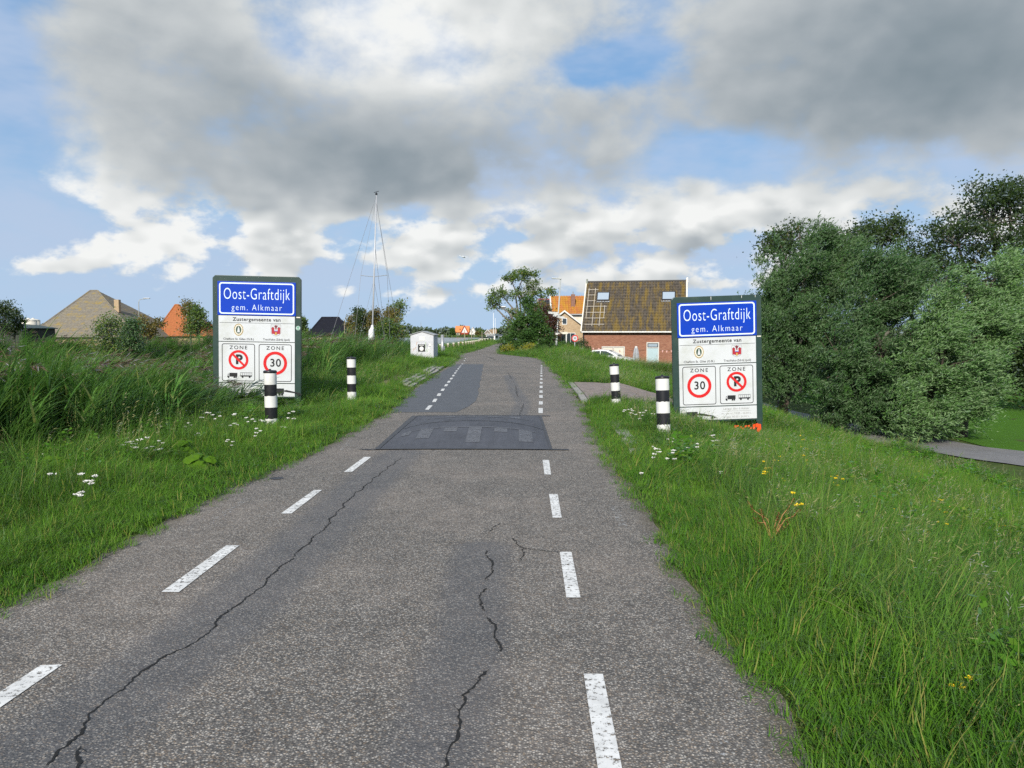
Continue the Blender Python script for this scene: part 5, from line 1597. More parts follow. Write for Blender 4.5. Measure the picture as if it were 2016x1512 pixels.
# ------------------------------------------------------------------ vegetation: blades, leaves, scatter
def blades(base, az_, h, w, lean, curl, segs=3, rnd=None):
    """tapered, bent blades; returns verts, tris, rnd"""
    N = len(base)
    s = np.linspace(0, 1, segs + 1)
    th = lean[:, None] + curl[:, None] * s[None]
    ds = (h / segs)[:, None]
    out = np.concatenate([np.zeros((N, 1)), np.cumsum(np.sin(th[:, :-1]) * ds, 1)], 1)
    up = np.concatenate([np.zeros((N, 1)), np.cumsum(np.cos(th[:, :-1]) * ds, 1)], 1)
    ca, sa = np.cos(az_)[:, None], np.sin(az_)[:, None]
    C = np.stack([base[:, 0:1] + out * ca, base[:, 1:2] + out * sa, base[:, 2:3] + up], -1)
    wd = (w[:, None] * (1 - s[None] ** 2.2))[:, :-1] / 2
    side = np.stack([-np.sin(az_), np.cos(az_), np.zeros(N)], -1)
    Lf = C[:, :-1] + side[:, None] * wd[..., None]
    Rt = C[:, :-1] - side[:, None] * wd[..., None]
    per = 2 * segs + 1
    V = np.empty((N, per, 3))
    V[:, 0:2 * segs:2] = Lf
    V[:, 1:2 * segs:2] = Rt
    V[:, -1] = C[:, -1]
    tri = []
    for k_ in range(segs - 1):
        a = 2 * k_
        tri += [(a, a + 1, a + 3), (a, a + 3, a + 2)]
    tri.append((2 * segs - 2, 2 * segs - 1, 2 * segs))
    F = (np.arange(N)[:, None, None] * per + np.array(tri)[None]).reshape(-1, 3)
    r = np.repeat(rng.random(N) if rnd is None else rnd, per)
    return V.reshape(-1, 3), F, r
def leaves(P, A, L, W, roll=None, rnd=None):
    """diamond leaves with base P, axis A, length L, width W"""
    N = len(P)
    A = A / (np.linalg.norm(A, axis=1, keepdims=True) + 1e-9)
    q = rng.normal(size=(N, 3))
    S = np.cross(A, q)
    S /= (np.linalg.norm(S, axis=1, keepdims=True) + 1e-9)
    L = np.broadcast_to(L, (N,))[:, None]
    W = np.broadcast_to(W, (N,))[:, None]
    V = np.stack([P, P + A * L * .45 + S * W / 2, P + A * L, P + A * L * .45 - S * W / 2], 1).reshape(-1, 3)
    F = np.arange(4 * N).reshape(-1, 4)
    r = np.repeat(rng.random(N) if rnd is None else rnd, 4)
    return V, F, r
def join(parts):
    V, F3, F4, r, b = [], [], [], [], 0
    for v, f, rr in parts:
        V.append(v)
        (F3 if f.shape[1] == 3 else F4).append(f + b)
        r.append(rr)
        b += len(v)
    fs = []
    if F3: fs.append(np.concatenate(F3))
    if F4: fs.append(np.concatenate(F4))
    return np.concatenate(V), fs, np.concatenate(r)
def template(name, parts_mats):
    """parts_mats: list of (parts, material); an object kept out of the scene, used only as the shape that is scattered"""
    V, FS, r, mi, mats, b = [], [], [], [], [], 0
    for k_, (parts, mat) in enumerate(parts_mats):
        v, fs, rr = join(parts)
        V.append(v); r.append(rr)
        for f in fs:
            FS.append((f + b, k_))
        mats.append(mat)
        b += len(v)
    me = mesh_np(name, np.concatenate(V), [f for f, _ in FS], {'rnd': np.concatenate(r)})
    if len(mats) > 1:
        me.polygons.foreach_set('material_index', np.concatenate([np.full(len(f), k_, np.int32) for f, k_ in FS]))
    for m_ in mats:
        me.materials.append(m_)
    return bpy.data.objects.new(name, me)
def scatter(name, temps, P, yaw, scl, ti, label, cat, tilt=None, zscl=None):
    me = bpy.data.meshes.new(name)
    N = len(P)
    me.vertices.add(N)
    me.vertices.foreach_set('co', np.asarray(P, np.float32).ravel())
    rot = np.zeros((N, 3), np.float32)
    rot[:, 2] = yaw
    if tilt is not None:
        rot[:, 0:2] = tilt
    sv = np.repeat(np.asarray(scl, np.float32)[:, None], 3, 1)
    if zscl is not None:
        sv[:, 2] *= zscl
    a = me.attributes.new('rot', 'FLOAT_VECTOR', 'POINT'); a.data.foreach_set('vector', rot.ravel())
    a = me.attributes.new('scl', 'FLOAT_VECTOR', 'POINT'); a.data.foreach_set('vector', sv.ravel())
    a = me.attributes.new('idx', 'INT', 'POINT'); a.data.foreach_set('value', np.asarray(ti, np.int32))
    o = link(name, me)
    ng = bpy.data.node_groups.new(name, 'GeometryNodeTree')
    ng.interface.new_socket('Geometry', in_out='INPUT', socket_type='NodeSocketGeometry')
    ng.interface.new_socket('Geometry', in_out='OUTPUT', socket_type='NodeSocketGeometry')
    gi, go = ng.nodes.new('NodeGroupInput'), ng.nodes.new('NodeGroupOutput')
    def named(n_, typ):
        nd = ng.nodes.new('GeometryNodeInputNamedAttribute')
        nd.data_type = typ
        nd.inputs['Name'].default_value = n_
        return nd.outputs[0]
    cur = gi.outputs[0]
    outs = []
    for k_, tpl in enumerate(temps):
        oi = ng.nodes.new('GeometryNodeObjectInfo')
        oi.inputs['Object'].default_value = tpl
        cmp_ = ng.nodes.new('FunctionNodeCompare')
        cmp_.data_type = 'INT'
        cmp_.operation = 'EQUAL'
        ng.links.new(named('idx', 'INT'), cmp_.inputs[2])
        cmp_.inputs[3].default_value = k_
        ip = ng.nodes.new('GeometryNodeInstanceOnPoints')
        ng.links.new(cur, ip.inputs['Points'])
        ng.links.new(cmp_.outputs[0], ip.inputs['Selection'])
        ng.links.new(oi.outputs['Geometry'], ip.inputs['Instance'])
        er = ng.nodes.new('FunctionNodeEulerToRotation')
        ng.links.new(named('rot', 'FLOAT_VECTOR'), er.inputs[0])
        ng.links.new(er.outputs[0], ip.inputs['Rotation'])
        ng.links.new(named('scl', 'FLOAT_VECTOR'), ip.inputs['Scale'])
        outs.append(ip.outputs[0])
    jn = ng.nodes.new('GeometryNodeJoinGeometry')
    for s_ in outs:
        ng.links.new(s_, jn.inputs[0])
    ng.links.new(jn.outputs[0], go.inputs[0])
    md = o.modifiers.new('scatter', 'NODES')
    md.node_group = ng
    return tag(o, label, cat, None, 'stuff')

m_grass = leaf_mat('verge_grass', (.060, .172, .013), (.160, .305, .030), (.28, .27, .07), .43, patch=.6, patchamt=.7)
m_grass_tall = leaf_mat('tall_grass', (.053, .152, .017), (.148, .275, .040), (.33, .31, .11), .42, patch=.6, patchamt=.7)
m_straw = leaf_mat('grass_seed_heads', (.20, .21, .085), (.34, .32, .15), None, .3)
m_weed = leaf_mat('broad_leaved_weeds', (.05, .16, .015), (.13, .28, .03), (.2, .28, .04), .40, patchamt=.4, gloss=.12)
m_reed = leaf_mat('reed_leaves', (.068, .185, .034), (.180, .335, .066), (.28, .31, .09), .46, patchamt=.5)
m_plume = leaf_mat('reed_plumes', (.070, .046, .036), (.15, .10, .065), None, .15)
m_butter = leaf_mat('butterbur_leaves', (.065, .16, .012), (.13, .24, .02), None, .38, patchamt=.2, gloss=.1)
m_yarrow = plain('yarrow_white', (.72, .70, .66), .8, 0, .1, 20)
m_ragwort = plain('ragwort_yellow', (.72, .52, .01), .7, 0, .15, 20)
m_stem = leaf_mat('green_stems', (.06, .10, .03), (.10, .14, .04), None, .1)
m_deadstem = plain('dead_dock_stem', (.34, .17, .07), .8, 0, .25, 12)

def uni(a, b, n): return rng.uniform(a, b, n)
def disc(n, r):
    a, q = uni(0, 2 * np.pi, n), r * np.sqrt(rng.random(n))
    return np.stack([q * np.cos(a), q * np.sin(a), np.zeros(n)], -1)
def grass_tpl(name, n, r, h0, h1, w, mat, seeds=0, wind=.0, smat=None, segs=3):
    b = disc(n, r)
    a = uni(0, 2 * np.pi, n)
    if wind:
        k_ = rng.random(n) < wind
        a = np.where(k_, rng.normal(0, .7, n), a)
    ln = np.abs(rng.normal(.15, .18, n))
    parts = [blades(b, a, uni(h0, h1, n), uni(w * .5, w * 1.5, n), ln, uni(.2, 1.9, n), segs)]
    pm = [(parts, mat)]
    if seeds:
        bs = disc(seeds, r)
        aa = rng.normal(0, .8, seeds)
        hs_ = uni(h1 * 1.0, h1 * 1.5, seeds)
        ln = np.abs(rng.normal(.12, .1, seeds))
        cu = uni(.15, .55, seeds)
        sp = [blades(bs, aa, hs_, np.full(seeds, w * .45), ln, cu, 3)]
        # drooping panicle at the top of each stalk
        tot = ln + cu * .5
        top = bs + np.stack([np.sin(tot) * hs_ * np.cos(aa), np.sin(tot) * hs_ * np.sin(aa), np.cos(tot) * hs_ * .96], -1)
        for k_ in range(7):
            q = rng.normal(size=(seeds, 3)) * .35 + np.stack([np.cos(aa) * .8, np.sin(aa) * .8, np.full(seeds, .35)], -1)
            sp.append(leaves(top - np.stack([np.sin(tot) * np.cos(aa), np.sin(tot) * np.sin(aa), np.cos(tot)], -1) * (.025 * k_), q, uni(.03, .06, seeds), w * .9))
        pm.append((sp, smat))
    return template(name, pm)
T_short = [grass_tpl('short_grass_%d' % k_, 130, .17, .05, .18, .0052, m_grass) for k_ in range(3)]
T_mid = [grass_tpl('mid_grass_%d' % k_, 130, .19, .10, .40, .0058, m_grass, wind=.4, segs=4) for k_ in range(3)]
T_tall = [grass_tpl('tall_grass_%d' % k_, 100, .2, .22, .68, .0068, m_grass_tall, wind=.45, segs=4) for k_ in range(3)]
T_seed = [grass_tpl('seed_grass_%d' % k_, 60, .22, .22, .46, .008, m_grass_tall, 8, .5, m_straw, 4) for k_ in range(3)]
def weed_tpl(name, n=12, h=.38, mat=m_weed, ll=.06, lw=.024):
    st = disc(n, .16)
    hh = uni(h * .6, h, n)
    az_ = uni(0, 2 * np.pi, n)
    parts = [blades(st, az_, hh, np.full(n, .007), np.full(n, .1), uni(.0, .4, n), 3)]
    for k_ in range(9):
        f = (k_ + 1.5) / 10
        p = st + np.stack([np.sin(.2 * f) * hh * f * np.cos(az_), np.sin(.2 * f) * hh * f * np.sin(az_), hh * f], -1)
        a = uni(0, 2 * np.pi, n)
        for o_ in (0, np.pi):
            A = np.stack([np.cos(a + o_), np.sin(a + o_), uni(-.25, .5, n)], -1)
            parts.append(leaves(p, A, uni(ll * .7, ll * 1.3, n) * (1.1 - .5 * f), lw))
    return template(name, [(parts, mat)])
T_weed = [weed_tpl('nettle_%d' % k_) for k_ in range(2)] + [weed_tpl('small_weed_%d' % k_, 14, .2, m_weed, .04, .018) for k_ in range(2)]
def reed_tpl(name, n=11, plume=.6, H=(1.5, 2.1), r=.32):
    st = disc(n, r)
    hh = uni(*H, n)
    az_ = rng.normal(.1, .35, n)
    ln, cu = np.abs(rng.normal(.08, .06, n)), uni(.15, .5, n)
    parts = [blades(st, az_, hh, np.full(n, .012), ln, cu, 5), blades(st, az_ + 1.4, hh, np.full(n, .010), ln * .9, cu, 5)]
    def pt(f):
        a = ln + cu * f * .5
        return st + np.stack([np.sin(a) * hh * f * np.cos(az_), np.sin(a) * hh * f * np.sin(az_), np.cos(a) * hh * f], -1)
    for k_ in range(11):
        f = .16 + .8 * k_ / 11
        sidew = (k_ % 2) * 2 - 1
        a = rng.normal(0, .55, n) + sidew * uni(.0, .7, n) * (1.2 - f)
        parts.append(blades(pt(f), a, uni(.38, .66, n), uni(.016, .028, n), uni(.35, .75, n), uni(.5, 1.25, n), 4))
    pm = [(parts, m_reed)]
    if plume:
        kk = rng.random(n) < plume
        top = pt(1.0)[kk]
        m = len(top)
        sp = []
        for j in range(26):
            s_ = rng.random(m) * .26
            p = top + np.stack([s_ * .8, s_ * .12, s_ * .5 - s_ ** 2 * 1.2], -1) - np.array([.05, 0, .08])
            A = np.stack([uni(.6, 1.0, m), rng.normal(0, .28, m), rng.normal(-.05, .35, m)], -1)
            sp.append(leaves(p, A, uni(.09, .19, m), uni(.010, .018, m)))
        pm.append((sp, m_plume))
    return template(name, pm)
T_reed = [reed_tpl('reed_%d' % k_, plume=.18) for k_ in range(3)]
T_reedgreen = [reed_tpl('green_reed_%d' % k_, 9, 0, (.8, 1.35), .28) for k_ in range(2)]

CAMF = .70
def in_view(X, Y, m=1.0):
    return np.abs(X) < CAMF * np.maximum(Y, 0) + 2.2 + m
def sample(side, d0, d1, y0, y1, dens, fall=None):
    """random points beside the road, d measured outward from its edge"""
    n = int((d1 - d0) * (y1 - y0) * dens)
    d, Y = uni(d0, d1, n), uni(y0, y1, n)
    X = roadL(Y) - d if side < 0 else roadR(Y) + d
    k_ = in_view(X, Y)
    if side > 0:
        k_ &= ~((Y > 17.5) & (Y < 24.3) & (d > -.05) & (d < 3.3 + .5 * np.sin(Y * 3)))
        pdist = polyline_dist(X, Y, PATH)
        k_ &= pdist > 1.2
        k_ &= ~((X > 12.6) & (Y > 19.3) & (pdist > 1.0) & (X > 11.8 + .2 * Y * 0))
        k_ &= ~((Y > 72) & (X > 6))
    else:
        k_ &= ~((Y > 20.8) & (Y < 35.5) & (d > .05) & (d < 1.5) & (rng.random(n) < .88))
    return X[k_], Y[k_], d[k_]
def patchy(X, Y, s=1.0): return .5 + .5 * np.sin(X * 1.7 * s + 2.1 * np.sin(Y * .8 * s)) * np.sin(Y * 1.3 * s + 1.3 * np.sin(X * .9 * s))

LP = {k_: [] for k_ in ('grass', 'tall', 'weed', 'reed')}
CLEAR = [(-3.95, 12.3, .9), (-3.58, 16.8, .8), (2.42, 11.7, .8), (2.28, 16.2, .8), (4.3, 15.2, 1.3), (-5.5, 15.2, 1.5), (-4.7, 15.6, .9), (-5.15, 43.2, 1.3), (2.4, 10.8, .7)]
def put(key, X, Y, ti, scl, yaw=None, zs=None, sink=0.0):
    n = len(X)
    zs = np.ones(n) if zs is None else zs
    for cx, cy, cr_ in CLEAR:
        zs = zs * (1 - .66 * np.exp(-((X - cx) ** 2 + (Y - cy) ** 2) / cr_ ** 2 * .8))
    LP[key].append((np.stack([X, Y, zg(X, Y) - sink], -1), uni(0, 6.283, n) if yaw is None else yaw, scl, ti, np.ones(n) if zs is None else zs))
def rint(a, b, n): return rng.integers(a, b, n)
# --- grass templates: 0-2 short, 3-5 mid
for side in (-1, 1):
    for (y0, y1, den, sc_) in ((.5, 7, 120, .9), (7, 14, 66, 1.05), (14, 26, 34, 1.3), (26, 45, 13, 1.9), (45, 80, 5, 2.8), (80, 125, 1.6, 4.0)):
        X, Y, d = sample(side, -.13, .75, y0, y1, den * 1.25)
        k_ = rng.random(len(X)) < np.clip(.42 + d * 3.0 + .5 * (patchy(X, Y, 2.3) - .5), 0, 1)
        X, Y, d = X[k_], Y[k_], d[k_]
        zs = np.clip(.5 + .9 * d, .4, 1.0) / (sc_ ** .55)
        put('grass', X, Y, rint(0, 3, len(X)), uni(.8, 1.2, len(X)) * sc_, None, zs)
        w1 = 3.1 if side < 0 else 6.6
        X, Y, d = sample(side, .35, w1, y0, y1, den * (.85 if side < 0 else .55))
        zs = np.clip((.55 if side > 0 else .46) + (.14 if side > 0 else .2) * d + .45 * (patchy(X, Y) - .5), .35, 1.2) / (sc_ ** .6)
        put('grass', X, Y, rint(3, 6, len(X)), uni(.8, 1.25, len(X)) * sc_, rng.normal(0, .9, len(X)), zs)
# --- tall: 0-2 tall, 3-5 seed
for (y0, y1, den, sc_) in ((.8, 7, 60, .95), (7, 14, 36, 1.0), (14, 26, 20, 1.2), (26, 45, 8, 1.6), (45, 75, 3.2, 2.0)):
    X, Y, d = sample(1, .7, 8.5, y0, y1, den)
    p = patchy(X, Y, .8)
    k_ = rng.random(len(X)) < np.clip(.25 + .55 * p + .1 * d, .1, 1)
    X, Y, d, p = X[k_], Y[k_], d[k_], p[k_]
    seedy = rng.random(len(X)) < np.clip(-.02 + .04 * d + .016 * Y, .02, .5)
    put('tall', X, Y, np.where(seedy, rint(3, 6, len(X)), rint(0, 3, len(X))), uni(.75, 1.15, len(X)) * sc_, rng.normal(0, .8, len(X)), uni(.6, 1.0, len(X)) * np.interp(d, [0, 4, 6, 8.5], [.85, .85, .6, .45]) / sc_ ** .75)
    X, Y, d = sample(-1, 1.1, 4.6, y0, y1, den * .9)
    k_ = rng.random(len(X)) < np.clip((d - 1.1) * .45, 0, 1)
    X, Y, d = X[k_], Y[k_], d[k_]
    seedy = rng.random(len(X)) < .16
    put('tall', X, Y, np.where(seedy, rint(3, 6, len(X)), rint(0, 3, len(X))), uni(.8, 1.2, len(X)) * sc_, rng.normal(0, .8, len(X)), uni(.8, 1.2, len(X)) / sc_ ** .7)
n = 420
X, Y = uni(5.6, 13.5, n), uni(59.5, 62.8, n)
put('tall', X, Y, rint(0, 6, n), uni(1.5, 2.2, n), rng.normal(0, .8, n), uni(.7, 1.05, n) * np.interp(X, [5.6, 8, 11, 13], [.55, 1.0, .9, .6]))
# --- weeds
for side, d0, d1, den in ((-1, 1.2, 4.8, 40), (1, .6, 8, 7)):
    for (y0, y1, q) in ((1, 9, 1.0), (9, 20, .8), (20, 45, .35)):
        X, Y, d = sample(side, d0, d1, y0, y1, den * q)
        k_ = rng.random(len(X)) < patchy(X, Y, 1.4) * np.clip(.2 + .3 * d, 0, 1)
        X, Y, d = X[k_], Y[k_], d[k_]
        big = (rng.random(len(X)) < np.clip((d - 1.5) * .35, .05, .8))
        put('weed', X, Y, np.where(big, rint(0, 2, len(X)), rint(2, 4, len(X))), uni(.8, 1.5, len(X)), None)
# --- reeds: 0-2 with plumes, 3-4 young green
for (y0, y1, den, sc_) in ((2.5, 12, 8.5, .95), (12, 24, 7.0, 1.0), (24, 43, 5.0, 1.05), (43, 58, 1.2, .9)):
    X, Y, d = sample(-1, 3.7, 7.4, y0, y1, den)
    k_ = rng.random(len(X)) < np.clip((d - 3.3) * 1.1, .0, 1)
    X, Y, d = X[k_], Y[k_], d[k_]
    h_ = np.clip(.80 + .10 * (d - 4) + .25 * (patchy(X, Y, .5) - .5), .6, 1.15) * np.interp(Y, [4, 12, 20, 40, 52], [1.08, 1.16, .98, 1.1, .55])
    put('reed', X, Y, rint(0, 3, len(X)), uni(.9, 1.1, len(X)) * sc_, rng.normal(.05, .35, len(X)), h_)
    X, Y, d = sample(-1, 2.4, 4.9, y0, y1, den * 2.0)
    k_ = rng.random(len(X)) < np.clip((d - 2.3) * .7, 0, 1) * np.interp(Y, [10, 18], [1, .5])
    X, Y, d = X[k_], Y[k_], d[k_]
    put('reed', X, Y, rint(3, 5, len(X)), uni(.7, 1.1, len(X)) * sc_, rng.normal(0, .6, len(X)), uni(.95, 1.4, len(X)) * np.interp(d, [2.4, 3.4], [.6, 1.0]))
# reeds on the far bank of the water
n = 900
Y = uni(20, 120, n)
X = np.interp(Y, [-50, 0, 30, 60, 100, 118, 140], [-60, -50, -44, -34, -24, -15.5, -15.5]) - uni(0, 3.5, n)
k_ = in_view(X, Y)
put('reed', X[k_], Y[k_], rint(0, 3, k_.sum()), uni(1.2, 1.7, k_.sum()), rng.normal(.05, .4, k_.sum()), uni(.58, .8, k_.sum()))
def flush(key, name, temps, label, cat):
    A = [np.concatenate(q) for q in zip(*LP[key])]
    X, Y = A[0][:, 0], A[0][:, 1]
    lean = .16 * np.stack([np.sin(X * 2.1 + 1.7 * np.sin(Y * 1.3)), np.sin(Y * 1.9 + 1.3 * np.sin(X * 1.7)) + .5], -1)
    tilt = (lean + rng.normal(0, .10, (len(X), 2))) * (.5 if key == 'reed' else 1.3)
    return scatter(name, temps, A[0], A[1], A[2], A[3], label, cat, tilt, A[4])
flush('grass', 'verge_grass', T_short + T_mid, 'bright green verge grass along both road edges', 'grass')
flush('tall', 'meadow_grass', T_tall + T_seed, 'tall meadow grass with pale seed heads on the dike slopes', 'grass')
flush('weed', 'verge_weeds', T_weed, 'leafy green weeds growing among the verge grass', 'weeds')
flush('reed', 'reed_bed', T_reed + T_reedgreen, 'wind-bent reeds with brown plumes along the water', 'reeds')

# ------------------------------------------------------------------ single plants one can pick out
def flower_protos(mat, seeds, h):
    """each variant: one stem part and one part per flower head"""
    out = []
    for s_ in seeds:
        r = np.random.default_rng(s_)
        stems, q = MB(), []
        for k_ in range(2 + s_ % 3):
            a, o_ = r.uniform(0, 6.28), r.uniform(.03, .12)
            hh = h * r.uniform(.75, 1.1)
            x, y = o_ * math.cos(a) + .04, o_ * math.sin(a)
            stems.tube([(0, 0, -.05), (x * .5, y * .5, hh * .6), (x, y, hh)], [.004, .0035, .003], 4, cap=False)
            tops = MB()
            R_ = r.uniform(.032, .05)
            for j in range(15):
                b_, q_ = r.uniform(0, 6.28), R_ * math.sqrt(r.random())
                cx, cy = x + q_ * math.cos(b_), y + q_ * math.sin(b_)
                cz = hh + .014 - q_ * .25 + r.uniform(-.006, .006)
                s2 = r.uniform(.006, .012)
                tops.add([(cx - s2, cy, cz), (cx, cy - s2, cz), (cx + s2, cy, cz), (cx, cy + s2, cz), (cx, cy, cz + s2 * .55), (x + (cx - x) * .4, y + (cy - y) * .4, cz - .02)],
                         [(0, 1, 4), (1, 2, 4), (2, 3, 4), (3, 0, 4), (1, 0, 5), (2, 1, 5), (3, 2, 5), (0, 3, 5)])
            q.append(('flower_head', tops, mat))
        q.append(('stem', stems, m_stem))
        row = []
        for nm, mb_, mt_ in q:
            me = bpy.data.meshes.new(nm)
            me.from_pydata(mb_.v, [], mb_.f)
            me.materials.append(mt_)
            me.attributes.new('rnd', 'FLOAT', 'POINT')
            row.append((nm, me))
        out.append(row)
    return out
def plant_flowers(name, protos, spots, label, cat, group, seed):
    r = random.Random(seed)
    for (x, y, s_) in spots:
        root = empty(name, (x, y, float(zg(x, y))), r.uniform(0, 6.28), label, cat, group)
        s_ *= r.uniform(.75, 1.2)
        root.scale = (s_, s_, s_)
        for nm, me in r.choice(protos):
            o = bpy.data.objects.new(nm, me)
            COL.objects.link(o)
            o.parent = root
yp = flower_protos(m_yarrow, range(8), .46)
rp_ = flower_protos(m_ragwort, range(20, 26), .58)
def spots_px(lst, h, jit_seed, sz=.62):
    """flower heads seen at these places of the photograph, standing h above the ground"""
    out = []
    for px, py in lst:
        z = 0.0
        for _ in range(12):
            p = on(px, py, z + h)
            z = .6 * z + .4 * float(zg(p.x, p.y))
        out.append((p.x, p.y, sz))
    return out
yl = [(250, 860), (262, 862), (285, 838), (300, 840), (318, 836), (332, 822), (352, 820), (378, 812), (340, 838), (390, 818), (412, 812), (425, 814), (405, 805), (292, 862), (275, 868), (310, 853),
      (470, 815), (490, 818), (505, 812), (515, 818), (455, 850), (460, 822), (160, 945), (172, 930), (182, 928), (168, 948), (90, 928), (95, 880), (560, 820), (575, 812), (430, 800), (365, 826), (280, 815), (395, 842), (500, 838), (350, 845), (322, 862)]
plant_flowers('yarrow', yp, spots_px(yl, .36, 1, .64), 'white flat-topped yarrow flowers in the verge before the reed-side town sign', 'flower', 'yarrow by the reed-side town sign', 1)
yr = [(1228, 798), (1238, 796), (1245, 802), (1252, 797), (1260, 806), (1268, 804), (1290, 806), (1285, 880), (1262, 905), (1330, 885), (1340, 862), (1290, 862), (1400, 850), (1420, 905), (1365, 870), (1322, 850)]
plant_flowers('yarrow', yp, spots_px(yr, .33, 2, .54), 'white yarrow flowers around the two leaning bollards', 'flower', 'yarrow by the leaning bollards', 2)
rw = [(1510, 845), (1525, 852), (1535, 850), (1548, 848), (1580, 846), (1605, 848), (1585, 865), (1592, 862), (1622, 872), (1560, 872), (1510, 892), (1585, 885), (1595, 892), (1540, 905), (1600, 905), (1645, 915), (1815, 908), (1838, 945), (1812, 955), (1560, 960), (1860, 980), (1840, 965), (1870, 975),
      (1855, 1000), (1980, 1005), (1895, 1238), (1525, 925), (1770, 970), (1720, 915), (1970, 1000), (1500, 915), (1610, 890), (1530, 878), (1650, 925), (1835, 1003)]
plant_flowers('ragwort', rp_, spots_px(rw, .42, 3, .5), 'yellow ragwort flowers in the meadow grass of the dike slope', 'flower', 'ragwort on the dike slope', 3)
plant_flowers('ragwort', rp_, spots_px([(338, 752), (354, 760), (358, 768), (368, 778), (348, 780)], .45, 4, .8), 'yellow flowers at the foot of the reeds before the town sign', 'flower', 'yellow flowers at the reeds', 4)

def butterbur(px, py, s_, label, seed, nleaf=5):
    r = random.Random(seed)
    p = on(px, py, .15)
    root = empty('butterbur', (p.x, p.y, float(zg(p.x, p.y))), 0, label, 'plant', 'butterbur clumps in the verge')
    for k_ in range(nleaf):
        a, tl = r.uniform(0, 6.28), r.uniform(.5, 1.0)
        R_ = s_ * r.uniform(.13, .21)
        c = Vector((math.cos(a) * tl * s_ * .28, math.sin(a) * tl * s_ * .28, s_ * r.uniform(.28, .5)))
        nrm = Vector((math.cos(a) * .35 + .05, math.sin(a) * .35 - .35, .9)).normalized()
        xa = nrm.orthogonal().normalized()
        ya = nrm.cross(xa)
        mb = MB()
        n = 22
        vs = [tuple(c - nrm * .02)]
        for lev in (.5, 1.0):
            for q in range(n):
                w_ = 2 * math.pi * q / n
                rad = R_ * lev * (1 + .07 * math.sin(2 * w_ + k_) + .04 * math.sin(7 * w_)) * (.35 if q == 0 else .8 if q in (1, n - 1) else 1)
                vs.append(tuple(c + (xa * math.cos(w_) + ya * math.sin(w_)) * rad + nrm * (.10 * R_ * lev * math.sin(5 * w_ + k_) + (.02 if lev < 1 else -.10 * R_))))
        mb.add(vs, [(0, q + 1, (q + 1) % n + 1) for q in range(n)] + [(q + 1, n + q + 1, n + (q + 1) % n + 1, (q + 1) % n + 1) for q in range(n)])
        lf = mb.build('leaf', m_butter, root, True)
        at_ = lf.data.attributes.new('rnd', 'FLOAT', 'POINT')
        at_.data.foreach_set('value', [r.random()] * len(lf.data.vertices))
        mb = MB(); mb.tube([(0, 0, -.05), tuple(c * .5 + Vector((0, 0, .02))), tuple(c - nrm * .026)], [.009, .008, .006], 5); mb.build('stalk', m_stem, lf)
    return root
for k_, (px, py, s_, lab) in enumerate(((205, 868, 1.0, 'large-leaved butterbur clump, brightest of the verge by the reeds'), (190, 905, .8, 'low butterbur leaves just below the brightest clump'), (370, 890, .9, 'butterbur leaves at the road side of the yarrow flowers'),
                                        (395, 915, .8, 'butterbur plant nearest the road edge below the yarrow'), (90, 930, 1.1, 'butterbur clump at the picture edge beside lone yarrow heads'), (300, 790, 1.1, 'butterbur leaves at the foot of the reeds above the yarrow'),
                                        (30, 800, 1.2, 'dark butterbur clump against the reeds at the picture edge'))):
    butterbur(px, py, s_ * .62, lab, k_ + 40, 6)
p = on(1523, 1110, -.02)
dd = empty('dead_dock', (p.x, p.y, float(zg(p.x, p.y))), 0, 'dry orange-brown dock stem standing in the near verge grass', 'plant')
mb = MB(); mb.tube([(0, 0, -.05), (-.01, 0, .1), (-.02, 0, .16)], [.005, .0045, .004], 6); mb.build('stem', m_deadstem, dd)
for k_, (dx, dz) in enumerate(((-.19, .42), (.13, .44), (.03, .34), (-.10, .36), (.10, .26), (-.14, .30), (.17, .36))):
    mb = MB(); mb.tube([(-.02, 0, .13), (dx * .45, .01, .15 + dz * .38), (dx * .8, .015, .02 + dz * .8), (dx, .0, dz)], [.0035, .003, .0022, .0014], 5)
    r_ = random.Random(k_)
    for j in range(46):
        f = r_.uniform(.3, 1)
        x_, z_ = -.02 + (dx + .02) * f + r_.gauss(0, .008), .14 + (dz - .14) * f + r_.gauss(0, .008)
        y_ = r_.gauss(0, .009)
        s_ = r_.uniform(.003, .006)
        mb.add([(x_ - s_, y_, z_), (x_, y_ - s_, z_ + s_), (x_ + s_, y_, z_), (x_, y_ + s_, z_ - s_)], [(0, 1, 2), (0, 2, 3), (0, 3, 1), (1, 3, 2)])
    mb.build('seed_branch', m_deadstem, dd)

